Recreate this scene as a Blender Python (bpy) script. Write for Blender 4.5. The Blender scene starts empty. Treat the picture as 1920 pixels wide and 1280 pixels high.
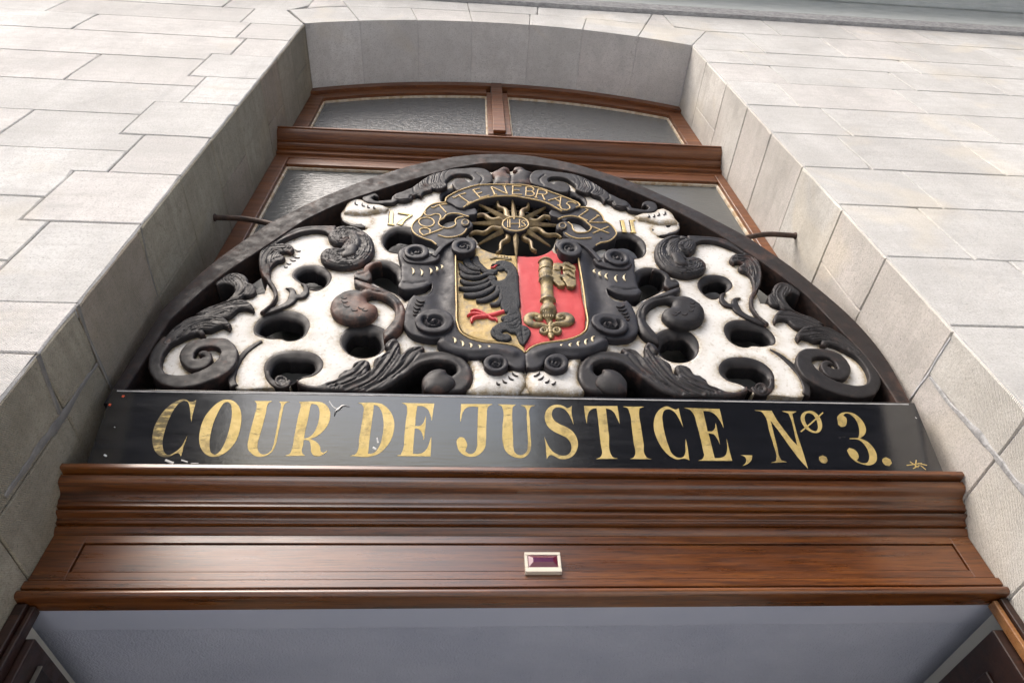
import bpy, math, random
import numpy as np
from mathutils import Vector, geometry
rng = random.Random(7)
SC = bpy.context.scene
COL = SC.collection
# ------------------------------------------------------------------ camera basis (surveyed from vanishing points)
F = 1232.0
_z = np.array([-67., -995., F]); _x = np.array([16840., 391., F])
Zc = _z/np.linalg.norm(_z); Xc = _x-_x.dot(Zc)*Zc; Xc /= np.linalg.norm(Xc); Yc = np.cross(Zc, Xc)
RM = np.stack([Xc, Yc, Zc])
CAM = np.array([0, 0, 1.6])
XL, XR = -.9405, 1.305           # niche sides
def rays(p):
    p = np.atleast_2d(np.array(p, float)); v = np.c_[p[:, 0]-960, p[:, 1]-640, np.full(len(p), F)]
    return v@RM.T
WIN = dict(A=(250, 400, 3.6575), B=(450, 280, 3.6575), C=(600, 450, 4.13), D=(740, 270, 4.267), E=(840, 440, 5.332),
           F=(760, 320, 8.), G=(960, 320, 8.), H=(1150, 280, 3.657), I=(1300, 450, 3.879), J=(960, 450, 4.13),
           T1=(270, 740, 7.385), T2=(520, 740, 6.), T3=(840, 740, 7.385), T4=(1080, 740, 6.), T5=(1380, 750, 4.923),
           X1=(850, 450, 10.664), X2=(850, 560, 11.633), X3=(970, 470, 12.8), X4=(970, 560, 12.8), W1=(0, 0, 2.977), P=(0, 0, 1.))
def W(w, pts):
    x0, y0, s = WIN[w]; return [(x0+p[0]/s, y0+p[1]/s) for p in pts]

class Plane:
    def __init__(s, O, tilt):
        a = math.radians(tilt); s.O = np.array(O, float)
        s.U = np.array([1., 0, 0]); s.V = np.array([0, -math.sin(a), math.cos(a)]); s.N = np.array([0, -math.cos(a), -math.sin(a)])
    hs = 1.
    def uv(s, px, h=0.):
        h = h*s.hs if h > 0 else h
        r = rays(px); o = s.O+s.N*h
        k = ((o-CAM)@s.N)/(r@s.N); P = CAM+r*k[:, None]
        return np.c_[(P-s.O)@s.U, (P-s.O)@s.V]
    def p3(s, uv, h):
        uv = np.atleast_2d(uv); h = np.broadcast_to(np.asarray(h, float), (len(uv),)); h = np.where(h > 0, h*s.hs, h)
        return s.O+uv[:, :1]*s.U+uv[:, 1:2]*s.V+h[:, None]*s.N
REL = Plane((0, 1.262, 2.874), 3.0)      # carved panel
REL.hs = .64
BRD = Plane((0, 1.270, 2.678), 16.7)     # lettered board, leaning forward

# ------------------------------------------------------------------ objects
def thing(name, label, cat, group=None):
    o = bpy.data.objects.new(name, None); COL.objects.link(o); o.empty_display_size = .05
    o['label'] = label; o['category'] = cat
    if group: o['group'] = group
    return o
def tag(o, label, cat, group=None):
    o['label'] = label; o['category'] = cat
    if group: o['group'] = group
    return o
def obj(name, V, Fc, m, parent=None, smooth=True, angle=38, attrs=None):
    me = bpy.data.meshes.new(name); me.from_pydata([tuple(map(float, v)) for v in V], [], [tuple(map(int, f)) for f in Fc]); me.update()
    me.validate()
    if attrs:
        for k, vals in attrs.items():
            a = me.attributes.new(k, 'FLOAT', 'POINT')
            a.data.foreach_set('value', np.asarray(vals, dtype=np.float32))
    for p in me.polygons: p.use_smooth = smooth
    if smooth: me.set_sharp_from_angle(angle=math.radians(angle))
    me.materials.append(m)
    o = bpy.data.objects.new(name, me); COL.objects.link(o)
    if parent: o.parent = parent
    return o
class MB:
    def __init__(s): s.V = []; s.F = []; s.T = []; s.t = 0.
    def add(s, V, Fc):
        n = len(s.V); s.V += [tuple(v) for v in V]; s.F += [tuple(i+n for i in f) for f in Fc]; s.T += [s.t]*len(V)
    def box(s, a, b):
        x0, y0, z0 = a; x1, y1, z1 = b
        s.add([(x0, y0, z0), (x1, y0, z0), (x1, y1, z0), (x0, y1, z0), (x0, y0, z1), (x1, y0, z1), (x1, y1, z1), (x0, y1, z1)],
              [(0, 3, 2, 1), (4, 5, 6, 7), (0, 1, 5, 4), (1, 2, 6, 5), (2, 3, 7, 6), (3, 0, 4, 7)])
    def build(s, name, m, parent=None, smooth=False, angle=30, bevel=0, seg=2):
        o = obj(name, s.V, s.F, m, parent, smooth, angle, dict(tint=s.T))
        if bevel:
            b = o.modifiers.new('b', 'BEVEL'); b.width = bevel; b.segments = seg; b.limit_method = 'ANGLE'; b.angle_limit = math.radians(40)
            b.harden_normals = True
            for e_ in o.data.edges: e_.use_edge_sharp = False
            for p in o.data.polygons: p.use_smooth = True
        return o

# ------------------------------------------------------------------ curves
def crom(P, closed=True, step=.004, corner=62, mids=None):
    P = np.array(P, float); n = len(P)
    keep = [0]
    for i in range(1, n):
        if np.linalg.norm(P[i]-P[keep[-1]]) > 1e-6: keep.append(i)
    P = P[keep]; n = len(P)
    if closed and np.linalg.norm(P[0]-P[-1]) < 1e-6: P = P[:-1]; n -= 1
    T = np.zeros_like(P); Tin = np.zeros_like(P); Tout = np.zeros_like(P)
    for i in range(n):
        if closed or 0 < i < n-1:
            a, b, c = P[i-1], P[i], P[(i+1) % n]
            la, lc = np.linalg.norm(b-a), np.linalg.norm(c-b)
            d1, d2 = (b-a)/la, (c-b)/lc
            ang = math.degrees(math.acos(max(-1, min(1, float(d1@d2)))))
            if ang > corner: Tin[i] = d1; Tout[i] = d2
            else:
                t = d1*lc+d2*la; t /= np.linalg.norm(t)+1e-12; Tin[i] = Tout[i] = t
        elif i == 0: Tout[i] = Tin[i] = (P[1]-P[0])/np.linalg.norm(P[1]-P[0])
        else: Tin[i] = Tout[i] = (P[-1]-P[-2])/np.linalg.norm(P[-1]-P[-2])
    out = []; par = []
    for i in range(n if closed else n-1):
        a, b = P[i], P[(i+1) % n]; L = np.linalg.norm(b-a); m = max(1, int(math.ceil(L/step)))
        for k in range(m):
            t = k/m; h00 = 2*t**3-3*t*t+1; h10 = t**3-2*t*t+t; h01 = -2*t**3+3*t*t; h11 = t**3-t*t
            out.append(h00*a+h10*L*Tout[i]+h01*b+h11*L*Tin[(i+1) % n]); par.append(i+t)
    if not closed: out.append(P[-1]); par.append(n-1.)
    return (np.array(out), np.array(par)) if mids is not None else np.array(out)
def area(P): x, y = P[:, 0], P[:, 1]; return .5*np.sum(x*np.roll(y, -1)-np.roll(x, -1)*y)
def ccw(P): return P if area(P) > 0 else P[::-1]
def inside(Q, P):
    x, y = Q[:, 0], Q[:, 1]; r = np.zeros(len(Q), bool); n = len(P)
    for i in range(n):
        x1, y1 = P[i-1]; x2, y2 = P[i]
        if y1 == y2: continue
        c = ((y1 > y) != (y2 > y)) & (x < (x2-x1)*(y-y1)/(y2-y1)+x1); r ^= c
    return r
def dseg(Q, A, B):
    out = np.full(len(Q), 1e9); D = B-A; L = (D*D).sum(1)+1e-12
    for s in range(0, len(Q), 4000):
        q = Q[s:s+4000, None, :]
        t = np.clip(((q-A)*D).sum(2)/L, 0, 1); d = q-(A+t[..., None]*D)
        out[s:s+4000] = np.sqrt((d*d).sum(2)).min(1)
    return out
def dpoly(Q, polys, closed=True):
    A = []; B = []
    for P in polys:
        if closed: A.append(P); B.append(np.roll(P, -1, 0))
        else: A.append(P[:-1]); B.append(P[1:])
    return dseg(Q, np.concatenate(A), np.concatenate(B))
def vnoise(Q, s, seed=0):
    q = np.asarray(Q)/s; i = np.floor(q).astype(int); f = q-i; f = f*f*(3-2*f)
    def h(a, b):
        n = (a*374761393+b*668265263+seed*974634777) & 0x7fffffff; n = ((n ^ (n >> 13))*1274126177) & 0x7fffffff
        return ((n ^ (n >> 16)) & 0xffff)/65535.
    a, b = i[:, 0], i[:, 1]
    return (h(a, b)*(1-f[:, 0])+h(a+1, b)*f[:, 0])*(1-f[:, 1])+(h(a, b+1)*(1-f[:, 0])+h(a+1, b+1)*f[:, 0])*f[:, 1]-.5

OUTL = []
def carve(name, poly, m, parent, h0=.01, dome=.01, dw=.02, back=-.02, holes=(), grooves=(), ridges=(), ripple=None, strie=(), soft=False, g=.0055,
          pl=REL, ready=False, tw=.6, tn=.0003, holewall=True, edge=1.5, base=None):
    """one carved solid: outline poly (uv) with a rounded, grooved face; sides run back into the work"""
    P = ccw(np.array(poly) if ready else crom(poly, step=.0045))
    Hs = [ccw(np.array(h)) for h in holes]
    if pl is REL and len(P) > 12 and not holes:
        P = P+np.c_[vnoise(P, .022, 31), vnoise(P, .022, 32)]*.0016+np.c_[vnoise(P, .008, 33), vnoise(P, .008, 34)]*.0013
        OUTL.append(P[::3])
    allp = [P]+Hs
    lo, hi = P.min(0), P.max(0)
    xs = np.arange(lo[0], hi[0], g); ys = np.arange(lo[1], hi[1], g*.866)
    Q = np.array([(x+(g/2 if j % 2 else 0), y) for j, y in enumerate(ys) for x in xs]) if len(xs) and len(ys) else np.zeros((0, 2))
    if len(Q): Q = Q+np.c_[vnoise(Q, g*1.7, 3), vnoise(Q, g*1.7, 9)]*g*.25
    ins = []
    for R, sgn in [(P, 1)]+[(h, -1) for h in Hs]:
        t = np.roll(R, -1, 0)-np.roll(R, 1, 0); t /= np.linalg.norm(t, axis=1)[:, None]+1e-12
        nrm = np.c_[-t[:, 1], t[:, 0]]*sgn
        ins.append(R[::1]+nrm[::1]*edge*.001)
        if sgn > 0: ins.append(R[::1]+nrm[::1]*edge*.0026)
    for gl in list(grooves)+list(ridges):
        pass
    I = np.concatenate(ins); kI = inside(I, P)
    for h in Hs: kI &= ~inside(I, h)
    I = I[kI]; dI = dpoly(I, allp) if len(I) else np.zeros(0); I = I[dI > edge*.0007]
    if len(Q):
        k = inside(Q, P)
        for h in Hs: k &= ~inside(Q, h)
        Q = Q[k]
    if len(Q): dQ = dpoly(Q, allp); Q = Q[dQ > max(edge*.0034, g*.5)]
    pts = np.concatenate([*allp, I, Q]) if len(Q) else np.concatenate([*allp, I])
    ed = []; o = 0; loops = []
    for R in allp:
        n = len(R); loops.append((o, n)); ed += [(o+i, o+(i+1) % n) for i in range(n)]; o += n
    r = geometry.delaunay_2d_cdt([Vector(p) for p in pts], ed, [], 0, 1e-6, True)
    V2 = np.array([tuple(v) for v in r[0]]); Fc = np.array([f for f in r[2] if len(f) == 3])
    cen = V2[Fc].mean(1); k = inside(cen, P)
    for h in Hs: k &= ~inside(cen, h)
    Fc = Fc[k]
    a = V2[Fc]; ar = (a[:, 1, 0]-a[:, 0, 0])*(a[:, 2, 1]-a[:, 0, 1])-(a[:, 1, 1]-a[:, 0, 1])*(a[:, 2, 0]-a[:, 0, 0])
    Fc = Fc[np.abs(ar) > 1e-10]; ar = ar[np.abs(ar) > 1e-10]; Fc[ar < 0] = Fc[ar < 0][:, ::-1]
    d = dpoly(V2, allp)
    if pl is REL: dw = dw*(.9 if soft else .42); dome = dome*(1. if soft else .75)
    t = np.clip(d/dw, 0, 1); H = h0+dome*np.sqrt(np.clip(1-(1-t)**2, 0, 1))
    fade = np.clip(d/.006, 0, 1)
    if ripple: H = H+fade*ripple[0]*np.cos(2*np.pi*d/ripple[1])
    for pl_, dep, wd in grooves: H = H-np.clip(d/.003, 0, 1)*dep*np.exp(-(dpoly(V2, [np.array(pl_)], False)/wd)**2)
    for pl_, dep, wd in ridges: H = H+np.clip(d/.004, .0, 1)*dep*np.exp(-(dpoly(V2, [np.array(pl_)], False)/wd)**2)
    for pl_, amp, lam in strie:
        dv = dpoly(V2, [np.array(pl_)], False); H = H+np.clip(d/.008, 0, 1)*amp*np.exp(-(dv/.05)**4)*(np.abs(np.cos(np.pi*dv/lam))-.6)*(1+.6*vnoise(V2, .05, 21))
    H = H+fade*tn*2*vnoise(V2, .03, 5)+fade*tn*vnoise(V2, .009, 6)
    if base is not None: H = H+base(V2)
    # sides from actual open edges
    ec = {}
    for f in Fc:
        for i in range(3):
            e = (int(f[i]), int(f[(i+1) % 3])); ec[e] = 1
    bd = [e for e in ec if (e[1], e[0]) not in ec]
    V3 = pl.p3(V2, H); n = len(V3); bi = {}
    Vb = []; tot = list(map(tuple, V3)); rim = list(np.exp(-d/.016))
    for e in bd:
        for v in e:
            if v not in bi: bi[v] = len(tot); tot.append(tuple(pl.p3(V2[v:v+1], back)[0])); rim.append(1.)
    FF = [tuple(f) for f in Fc]+[(e[1], e[0], bi[e[0]], bi[e[1]]) for e in bd]
    return obj(name, tot, FF, m, parent, True, 42, dict(rim=rim, tint=[rng.random()]*len(tot)))

def stroke(mb, px, w, h, peak, pl=REL, shape='round', ready=False, step=.004, closed=False, wpx=None, foot=None):
    """raised bead along a line; w = half width(s) in metres at the given points"""
    P = np.array(px) if ready else pl.uv(px, h)
    C, par = crom(P, closed, step, mids=True)
    n = len(C)
    ws = np.interp(par, np.arange(len(P)), w) if hasattr(w, '__len__') else np.full(n, w)
    pk = np.interp(par, np.arange(len(P)), peak) if hasattr(peak, '__len__') else np.full(n, peak)
    if closed: t = np.roll(C, -1, 0)-np.roll(C, 1, 0)
    else: t = np.gradient(C, axis=0)
    t /= np.linalg.norm(t, axis=1)[:, None]+1e-12; nr = np.c_[-t[:, 1], t[:, 0]]
    prof = {'round': [(-1, -1), (-1, 0), (-.85, .5), (-.5, .87), (0, 1), (.5, .87), (.85, .5), (1, 0), (1, -1)],
            'tri': [(-1, -1), (-1, 0), (0, 1), (1, 0), (1, -1)], 'flat': [(-1, -1), (-1, .8), (-.85, 1), (.85, 1), (1, .8), (1, -1)]}[shape]
    V = []; k = len(prof); ft = foot if foot is not None else .004
    for i in range(n):
        for a, b in prof:
            uv = C[i]+nr[i]*a*ws[i]; hh = h+pk[i]*b if b >= 0 else h-ft
            V.append(pl.p3(uv, hh)[0])
    Fc = []
    for i in range(n if closed else n-1):
        j = (i+1) % n
        for a in range(k-1): Fc.append((i*k+a, i*k+a+1, j*k+a+1, j*k+a))
    if not closed: Fc += [tuple(range(k))[::-1], tuple((n-1)*k+a for a in range(k))]
    Fc = [f[::-1] for f in Fc]
    mb.add(V, Fc)

def ribbon(w, pts):
    """pts (x, y, halfwidth) in window px -> closed outline in px"""
    x0, y0, s = WIN[w]; P = np.array([(p[0], p[1], p[2]) for p in pts], float)
    C = crom(P, False, 10, corner=180)
    t = np.gradient(C[:, :2], axis=0); t /= np.linalg.norm(t, axis=1)[:, None]; n = np.c_[-t[:, 1], t[:, 0]]
    L = C[:, :2]+n*C[:, 2:]; R = C[:, :2]-n*C[:, 2:]
    out = np.concatenate([L, R[::-1]]); return [(x0+a/s, y0+b/s) for a, b in out]
def ell(w, cx, cy, rx, ry, n=28, rot=0, a0=0, a1=360):
    c, s = math.cos(math.radians(rot)), math.sin(math.radians(rot)); o = []
    for i in range(n):
        t = math.radians(a0+(a1-a0)*i/(n if a1-a0 == 360 else n-1)); a, b = rx*math.cos(t), ry*math.sin(t); o.append((cx+a*c-b*s, cy+a*s+b*c))
    return W(w, o)

# ------------------------------------------------------------------ left -> right correspondence (thin plate spline)
PR = [((378.5, 665.2), (1553.9, 683.3)), ((528.9, 613.3), (1405.7, 627.9)), ((584, 519.2), (1341, 537)), ((651, 461.8), (1274.4, 478.2)),
      ((868.8, 460.9), (1064, 463.3)), ((780.4, 469.4), (1151.3, 477.8)), ((813, 597.7), (1140.4, 605)), ((931.7, 678.8), (1038.7, 677.6)),
      ((663, 578.3), (1282, 585.6)), ((680, 641.3), (1272.3, 651)), ((723.5, 510.5), (1219, 525)), ((832.4, 714), (1134.3, 714)),
      ((550.8, 687), (1400.5, 700)), ((728.9, 390.7), (1191, 405.8)), ((403, 531), (1501, 548)), ((478.6, 542), (1440.5, 560.9)),
      ((476.4, 579), (1449.5, 599.5)), ((431.8, 611.9), (1492.8, 633)), ((486.9, 583.5), (1441.8, 606)), ((550.6, 468.7), (1368.7, 487.8)),
      ((708, 367.5), (1204.7, 383.9)), ((866.6, 347.3), (1049.4, 352)), ((748, 450.9), (1180, 460.5)), ((845.5, 368.4), (1079.8, 373)),
      ((853, 476.6), (1082.3, 481.5)), ((864, 623), (1095.6, 619.5)), ((985, 690), (985, 690)), ((958, 326), (958, 326)), ((985, 737), (985, 737)),
      ((290, 722), (1648, 742)), ((978, 640), (986, 640))]
U0 = .136
_L = REL.uv([a for a, b in PR], .015); _R = REL.uv([b for a, b in PR], .015)
_S = np.c_[2*U0-_L[:, 0], _L[:, 1]]
def _K(r2): return np.where(r2 > 1e-12, .5*r2*np.log(np.maximum(r2, 1e-12)), 0)
_n = len(_S); _A = np.zeros((_n+3, _n+3)); _d = ((_S[:, None]-_S[None])**2).sum(2)
_A[:_n, :_n] = _K(_d)+np.eye(_n)*4e-4; _A[:_n, _n:] = np.c_[np.ones(_n), _S]; _A[_n:, :_n] = _A[:_n, _n:].T
_Wt = np.linalg.solve(_A, np.r_[_R-_S, np.zeros((3, 2))])
def mir(uv):
    q = np.atleast_2d(np.array(uv, float)); q = np.c_[2*U0-q[:, 0], q[:, 1]]
    k = _K(((q[:, None]-_S[None])**2).sum(2)); return q+np.c_[k, np.ones(len(q)), q]@_Wt

# ------------------------------------------------------------------ materials
def mat(name, rough=.5, spec=.5):
    m = bpy.data.materials.new(name); m.use_nodes = True; nt = m.node_tree; b = nt.nodes['Principled BSDF']
    b.inputs['Roughness'].default_value = rough; b.inputs['Specular IOR Level'].default_value = spec
    return m, nt, b
def N(nt, t, **k):
    n = nt.nodes.new(t)
    for a, v in k.items():
        if a.startswith('i_'): n.inputs[a[2:].replace('_', ' ')].default_value = v
        else: setattr(n, a, v)
    return n
def coords(nt, scale=(1, 1, 1), rot=(0, 0, 0)):
    tc = N(nt, 'ShaderNodeNewGeometry'); mp = N(nt, 'ShaderNodeMapping'); mp.inputs['Scale'].default_value = scale; mp.inputs['Rotation'].default_value = rot
    nt.links.new(tc.outputs['Position'], mp.inputs['Vector']); return mp.outputs['Vector']
def noise(nt, vec, scale, detail=6, rough=.6, dist=0):
    n = N(nt, 'ShaderNodeTexNoise'); n.inputs['Scale'].default_value = scale; n.inputs['Detail'].default_value = detail
    n.inputs['Roughness'].default_value = rough; n.inputs['Distortion'].default_value = dist; nt.links.new(vec, n.inputs['Vector']); return n.outputs['Fac']
def ramp(nt, fac, stops):
    r = N(nt, 'ShaderNodeValToRGB'); e = r.color_ramp.elements
    while len(e) < len(stops): e.new(.5)
    for el, (p, c) in zip(e, stops):
        el.position = p; el.color = (c, c, c, 1) if not hasattr(c, '__len__') else (*c, 1)
    nt.links.new(fac, r.inputs['Fac']); return r.outputs['Color']
def mix(nt, fac, a, b, mode='MIX'):
    m = N(nt, 'ShaderNodeMix'); m.data_type = 'RGBA'; m.blend_type = mode
    for sock, v in ((m.inputs['Factor'], fac), (m.inputs['A'], a), (m.inputs['B'], b)):
        if hasattr(v, 'node'): nt.links.new(v, sock)
        elif hasattr(v, '__len__'): sock.default_value = (*v, 1)
        else: sock.default_value = v
    return m.outputs['Result']
def math_(nt, op, a, b=0.):
    m = N(nt, 'ShaderNodeMath'); m.operation = op
    for s, v in zip(m.inputs, (a, b)):
        if hasattr(v, 'node'): nt.links.new(v, s)
        else: s.default_value = v
    return m.outputs[0]
def bump(nt, b, hgt, strength, dist, chain=None):
    n = N(nt, 'ShaderNodeBump'); n.inputs['Strength'].default_value = strength; n.inputs['Distance'].default_value = dist
    nt.links.new(hgt, n.inputs['Height'])
    if chain: nt.links.new(chain, n.inputs['Normal'])
    nt.links.new(n.outputs['Normal'], b.inputs['Normal']); return n.outputs['Normal']
def attr(nt, name):
    a = N(nt, 'ShaderNodeAttribute'); a.attribute_name = name; return a.outputs['Fac']

def m_stone(name, base, dark, pink, line_rot, warm=0., line=.5):
    m, nt, b = mat(name, .9, .25)
    v = coords(nt); t = attr(nt, 'tint')
    c = mix(nt, ramp(nt, t, [(0, 0), (1, 1)]), base, tuple(x*.82 for x in base))
    tp = N(nt, 'ShaderNodeMath'); 
    pk = math_(nt, 'GREATER_THAN', math_(nt, 'FRACT', math_(nt, 'MULTIPLY', t, 7.31)), .66)
    c = mix(nt, math_(nt, 'MULTIPLY', pk, .6), c, pink)
    gk = math_(nt, 'GREATER_THAN', math_(nt, 'FRACT', math_(nt, 'MULTIPLY', t, 13.7)), .88)
    c = mix(nt, math_(nt, 'MULTIPLY', gk, .4), c, dark)
    st = noise(nt, coords(nt, (7, 7, .7)), 1.3, 6, .65); c = mix(nt, ramp(nt, st, [(.52, 0), (.78, .5)]), c, tuple(x*.8 for x in dark))
    hz = noise(nt, coords(nt, (2.2, 2.2, 24)), 1.6, 8, .75); c = mix(nt, ramp(nt, hz, [(.47, 0), (.72, .75)]), c, dark)
    sp = noise(nt, v, 75, 3, .6); c = mix(nt, ramp(nt, sp, [(.26, .9), (.33, 0)]), c, tuple(x*.42 for x in dark))
    n1 = noise(nt, v, 3.2, 8, .65); c = mix(nt, ramp(nt, n1, [(.40, 0), (.66, .75)]), c, dark)
    n2 = noise(nt, v, 30, 7, .75); c = mix(nt, ramp(nt, n2, [(.50, 0), (.66, .6)]), c, dark)
    n3 = noise(nt, v, 170, 4, .7); c = mix(nt, ramp(nt, n3, [(.3, .6), (.5, 0)]), c, tuple(x*.5 for x in dark))
    n4 = noise(nt, v, 1.7, 3, .5, 1.); c = mix(nt, ramp(nt, n4, [(.58, 0), (.68, .25)]), c, (base[0]*1.02, base[1]*.9, base[2]*.68))
    nt.links.new(c, b.inputs['Base Color'])
    # chisel tooling
    w = N(nt, 'ShaderNodeTexWave'); w.wave_type = 'BANDS'; w.bands_direction = 'X'; w.inputs['Scale'].default_value = 1.; w.inputs['Distortion'].default_value = 3.5
    w.inputs['Detail'].default_value = 3; w.inputs['Detail Scale'].default_value = 1.2
    nt.links.new(coords(nt, (72, 72, 72), line_rot), w.inputs['Vector'])
    msk = ramp(nt, noise(nt, v, 2.3, 2), [(.35, .1), (.6, 1)])
    hh = math_(nt, 'MULTIPLY', w.outputs['Fac'], msk)
    hh = math_(nt, 'MULTIPLY', hh, ramp(nt, noise(nt, v, 9, 4, .7), [(.38, .15), (.62, 1)]))
    c = mix(nt, math_(nt, 'MULTIPLY', math_(nt, 'SUBTRACT', 1., w.outputs['Fac']), math_(nt, 'MULTIPLY', msk, .30*line)), c, dark); nt.links.new(c, b.inputs['Base Color'])
    hh = math_(nt, 'ADD', math_(nt, 'MULTIPLY', hh, line*.8), math_(nt, 'MULTIPLY', noise(nt, v, 110, 6, .75), 1.5))
    hh = math_(nt, 'ADD', hh, math_(nt, 'MULTIPLY', noise(nt, v, 14, 4, .6), 1.2))
    bump(nt, b, hh, .55, .0035)
    return m
M_WALL = m_stone('limestone', (.635, .635, .62), (.42, .415, .40), (.60, .57, .55), (0, math.radians(58), 0), line=1.25)
M_JAMBL = m_stone('limestone weathered shaded', (.47, .43, .335), (.25, .225, .17), (.38, .30, .25), (math.radians(58), 0, math.radians(90)), line=2.0)  # weathered tone, plus part of the left jamb's shade put into the colour
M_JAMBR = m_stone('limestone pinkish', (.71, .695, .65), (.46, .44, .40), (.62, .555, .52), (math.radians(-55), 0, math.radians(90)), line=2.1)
M_SOFF = m_stone('limestone soffit', (.72, .725, .71), (.50, .50, .485), (.69, .66, .64), (0, 0, math.radians(0)), line=.7)
m, nt, b = mat('mortar', .95, .1); v = coords(nt)
nt.links.new(ramp(nt, noise(nt, v, 9, 5), [(.38, (.14, .137, .13)), (.66, (.32, .315, .30))]), b.inputs['Base Color']); bump(nt, b, noise(nt, v, 160, 4), .6, .003); M_MORT = m
m, nt, b = mat('smeared mortar', .95, .1); v = coords(nt)
nt.links.new(ramp(nt, noise(nt, v, 19, 5), [(.3, (.17, .165, .155)), (.7, (.26, .25, .23))]), b.inputs['Base Color']); bump(nt, b, noise(nt, v, 160, 4), .6, .003); M_SMEAR = m
m, nt, b = mat('pale mortar', .95, .1); v = coords(nt)
nt.links.new(ramp(nt, noise(nt, v, 30, 5), [(.3, (.42, .42, .44)), (.7, (.62, .62, .62))]), b.inputs['Base Color']); bump(nt, b, noise(nt, v, 160, 4), .6, .003); M_SMEARR = m

def m_wood(name, c1, c2, c3, rough=.32, grain=1., coat=.3):
    m, nt, b = mat(name, rough, .5)
    v = coords(nt, (1.2, 26, 26)); n = noise(nt, v, 1.6, 9, .62, .6)
    c = ramp(nt, n, [(.28, c2), (.5, c1), (.72, c3)])
    v2 = coords(nt, (9, 260, 260)); n2 = noise(nt, v2, 1., 3, .7)
    c = mix(nt, ramp(nt, n2, [(.38, .75*grain), (.5, 0)]), c, tuple(x*.35 for x in c2))
    v3 = coords(nt); n3 = noise(nt, v3, 2.4, 5, .6)
    c = mix(nt, ramp(nt, n3, [(.5, 0), (.75, .4)]), c, tuple(x*.6 for x in c2))
    n4 = noise(nt, coords(nt, (3, 20, 20)), 3.5, 8, .75); c = mix(nt, ramp(nt, n4, [(.60, 0), (.72, .55)]), c, tuple(min(1, x*1.7) for x in c3))
    nt.links.new(c, b.inputs['Base Color'])
    nt.links.new(ramp(nt, noise(nt, coords(nt, (4, 30, 30)), 1.5, 6), [(.3, rough*.75), (.7, rough*1.45)]), b.inputs['Roughness'])
    b.inputs['Coat Weight'].default_value = coat; b.inputs['Coat Roughness'].default_value = .2; b.inputs['Coat IOR'].default_value = 1.6
    bump(nt, b, n2, .12, .001)
    return m
M_WOOD = m_wood('varnished mahogany', (.122, .036, .0058), (.040, .011, .003), (.19, .068, .014), .30, .8, .75)
M_WOODF = m_wood('varnished window wood', (.140, .043, .0085), (.065, .018, .005), (.20, .070, .016), .42, .6, .2)
M_WOODD = m_wood('dark door wood', (.028, .010, .006), (.013, .006, .004), (.042, .017, .009), .38, .8, .15)
M_WOODO = m_wood('dark door wood edge highlight', (.26, .12, .04), (.2, .08, .03), (.33, .16, .06), .3, .4, .2)  # orange edge highlight put into the colour of the right-hand bead

def m_black(name, wear=.5, warm=(.085, .042, .028), base=(.0095, .009, .0098), rough=.5):
    m, nt, b = mat(name, rough, .28); v = coords(nt)
    c = ramp(nt, noise(nt, v, 22, 6, .6), [(.3, base), (.75, tuple(x*1.9 for x in base))])
    g = N(nt, 'ShaderNodeNewGeometry'); pt = ramp(nt, g.outputs['Pointiness'], [(.52, 0), (.60, 1)])
    n = noise(nt, v, 11, 7, .68); wm = ramp(nt, n, [(.62-.22*wear, 0), (.86-.26*wear, .9)])
    e = math_(nt, 'MULTIPLY', pt, ramp(nt, noise(nt, v, 60, 4), [(.35, .1), (.65, 1)]))
    wn = math_(nt, 'MINIMUM', math_(nt, 'ADD', wm, math_(nt, 'MULTIPLY', e, .35+wear*.6)), 1.)
    c = mix(nt, wn, c, warm)
    n5 = noise(nt, v, 90, 3, .5); c = mix(nt, ramp(nt, n5, [(.66, 0), (.74, .35*wear+.08)]), c, (.22, .12, .08))
    nt.links.new(c, b.inputs['Base Color'])
    nt.links.new(ramp(nt, noise(nt, v, 30, 5), [(.3, rough*.8), (.7, rough*1.4)]), b.inputs['Roughness'])
    bump(nt, b, math_(nt, 'ADD', noise(nt, v, 260, 4, .6), math_(nt, 'MULTIPLY', noise(nt, coords(nt, (90, 90, 14)), 1.5, 4), 1.2)), .3, .0009)
    return m
M_BLK = m_black('worn black paint', .04)
M_BLKC = m_black('slate black paint', .0, base=(.0115, .0118, .015))
M_BRN = m_black('black paint worn to brown wood', .75, (.14, .068, .046))
M_BRN2 = m_black('black paint partly worn', .24, (.12, .055, .038))
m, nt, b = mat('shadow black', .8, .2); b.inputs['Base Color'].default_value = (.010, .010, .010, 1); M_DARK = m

m, nt, b = mat('old white paint', .55, .35); v = coords(nt)
c = ramp(nt, noise(nt, v, 6, 5), [(.3, (.55, .55, .535)), (.75, (.65, .65, .635))])
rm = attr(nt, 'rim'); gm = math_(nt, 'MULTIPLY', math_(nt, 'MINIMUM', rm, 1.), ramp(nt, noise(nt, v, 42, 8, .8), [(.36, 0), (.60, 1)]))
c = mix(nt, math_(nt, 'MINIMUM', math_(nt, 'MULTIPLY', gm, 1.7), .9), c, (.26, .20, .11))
c = mix(nt, ramp(nt, noise(nt, v, 75, 5, .7), [(.565, 0), (.66, .6)]), c, (.30, .265, .19))
c = mix(nt, ramp(nt, noise(nt, v, 9, 6, .8, .5), [(.58, 0), (.72, .4)]), c, (.45, .425, .37))
nt.links.new(c, b.inputs['Base Color']); bump(nt, b, math_(nt, 'ADD', noise(nt, v, 50, 6, .7), noise(nt, v, 200, 3)), .4, .0025); M_WHT = m
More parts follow.
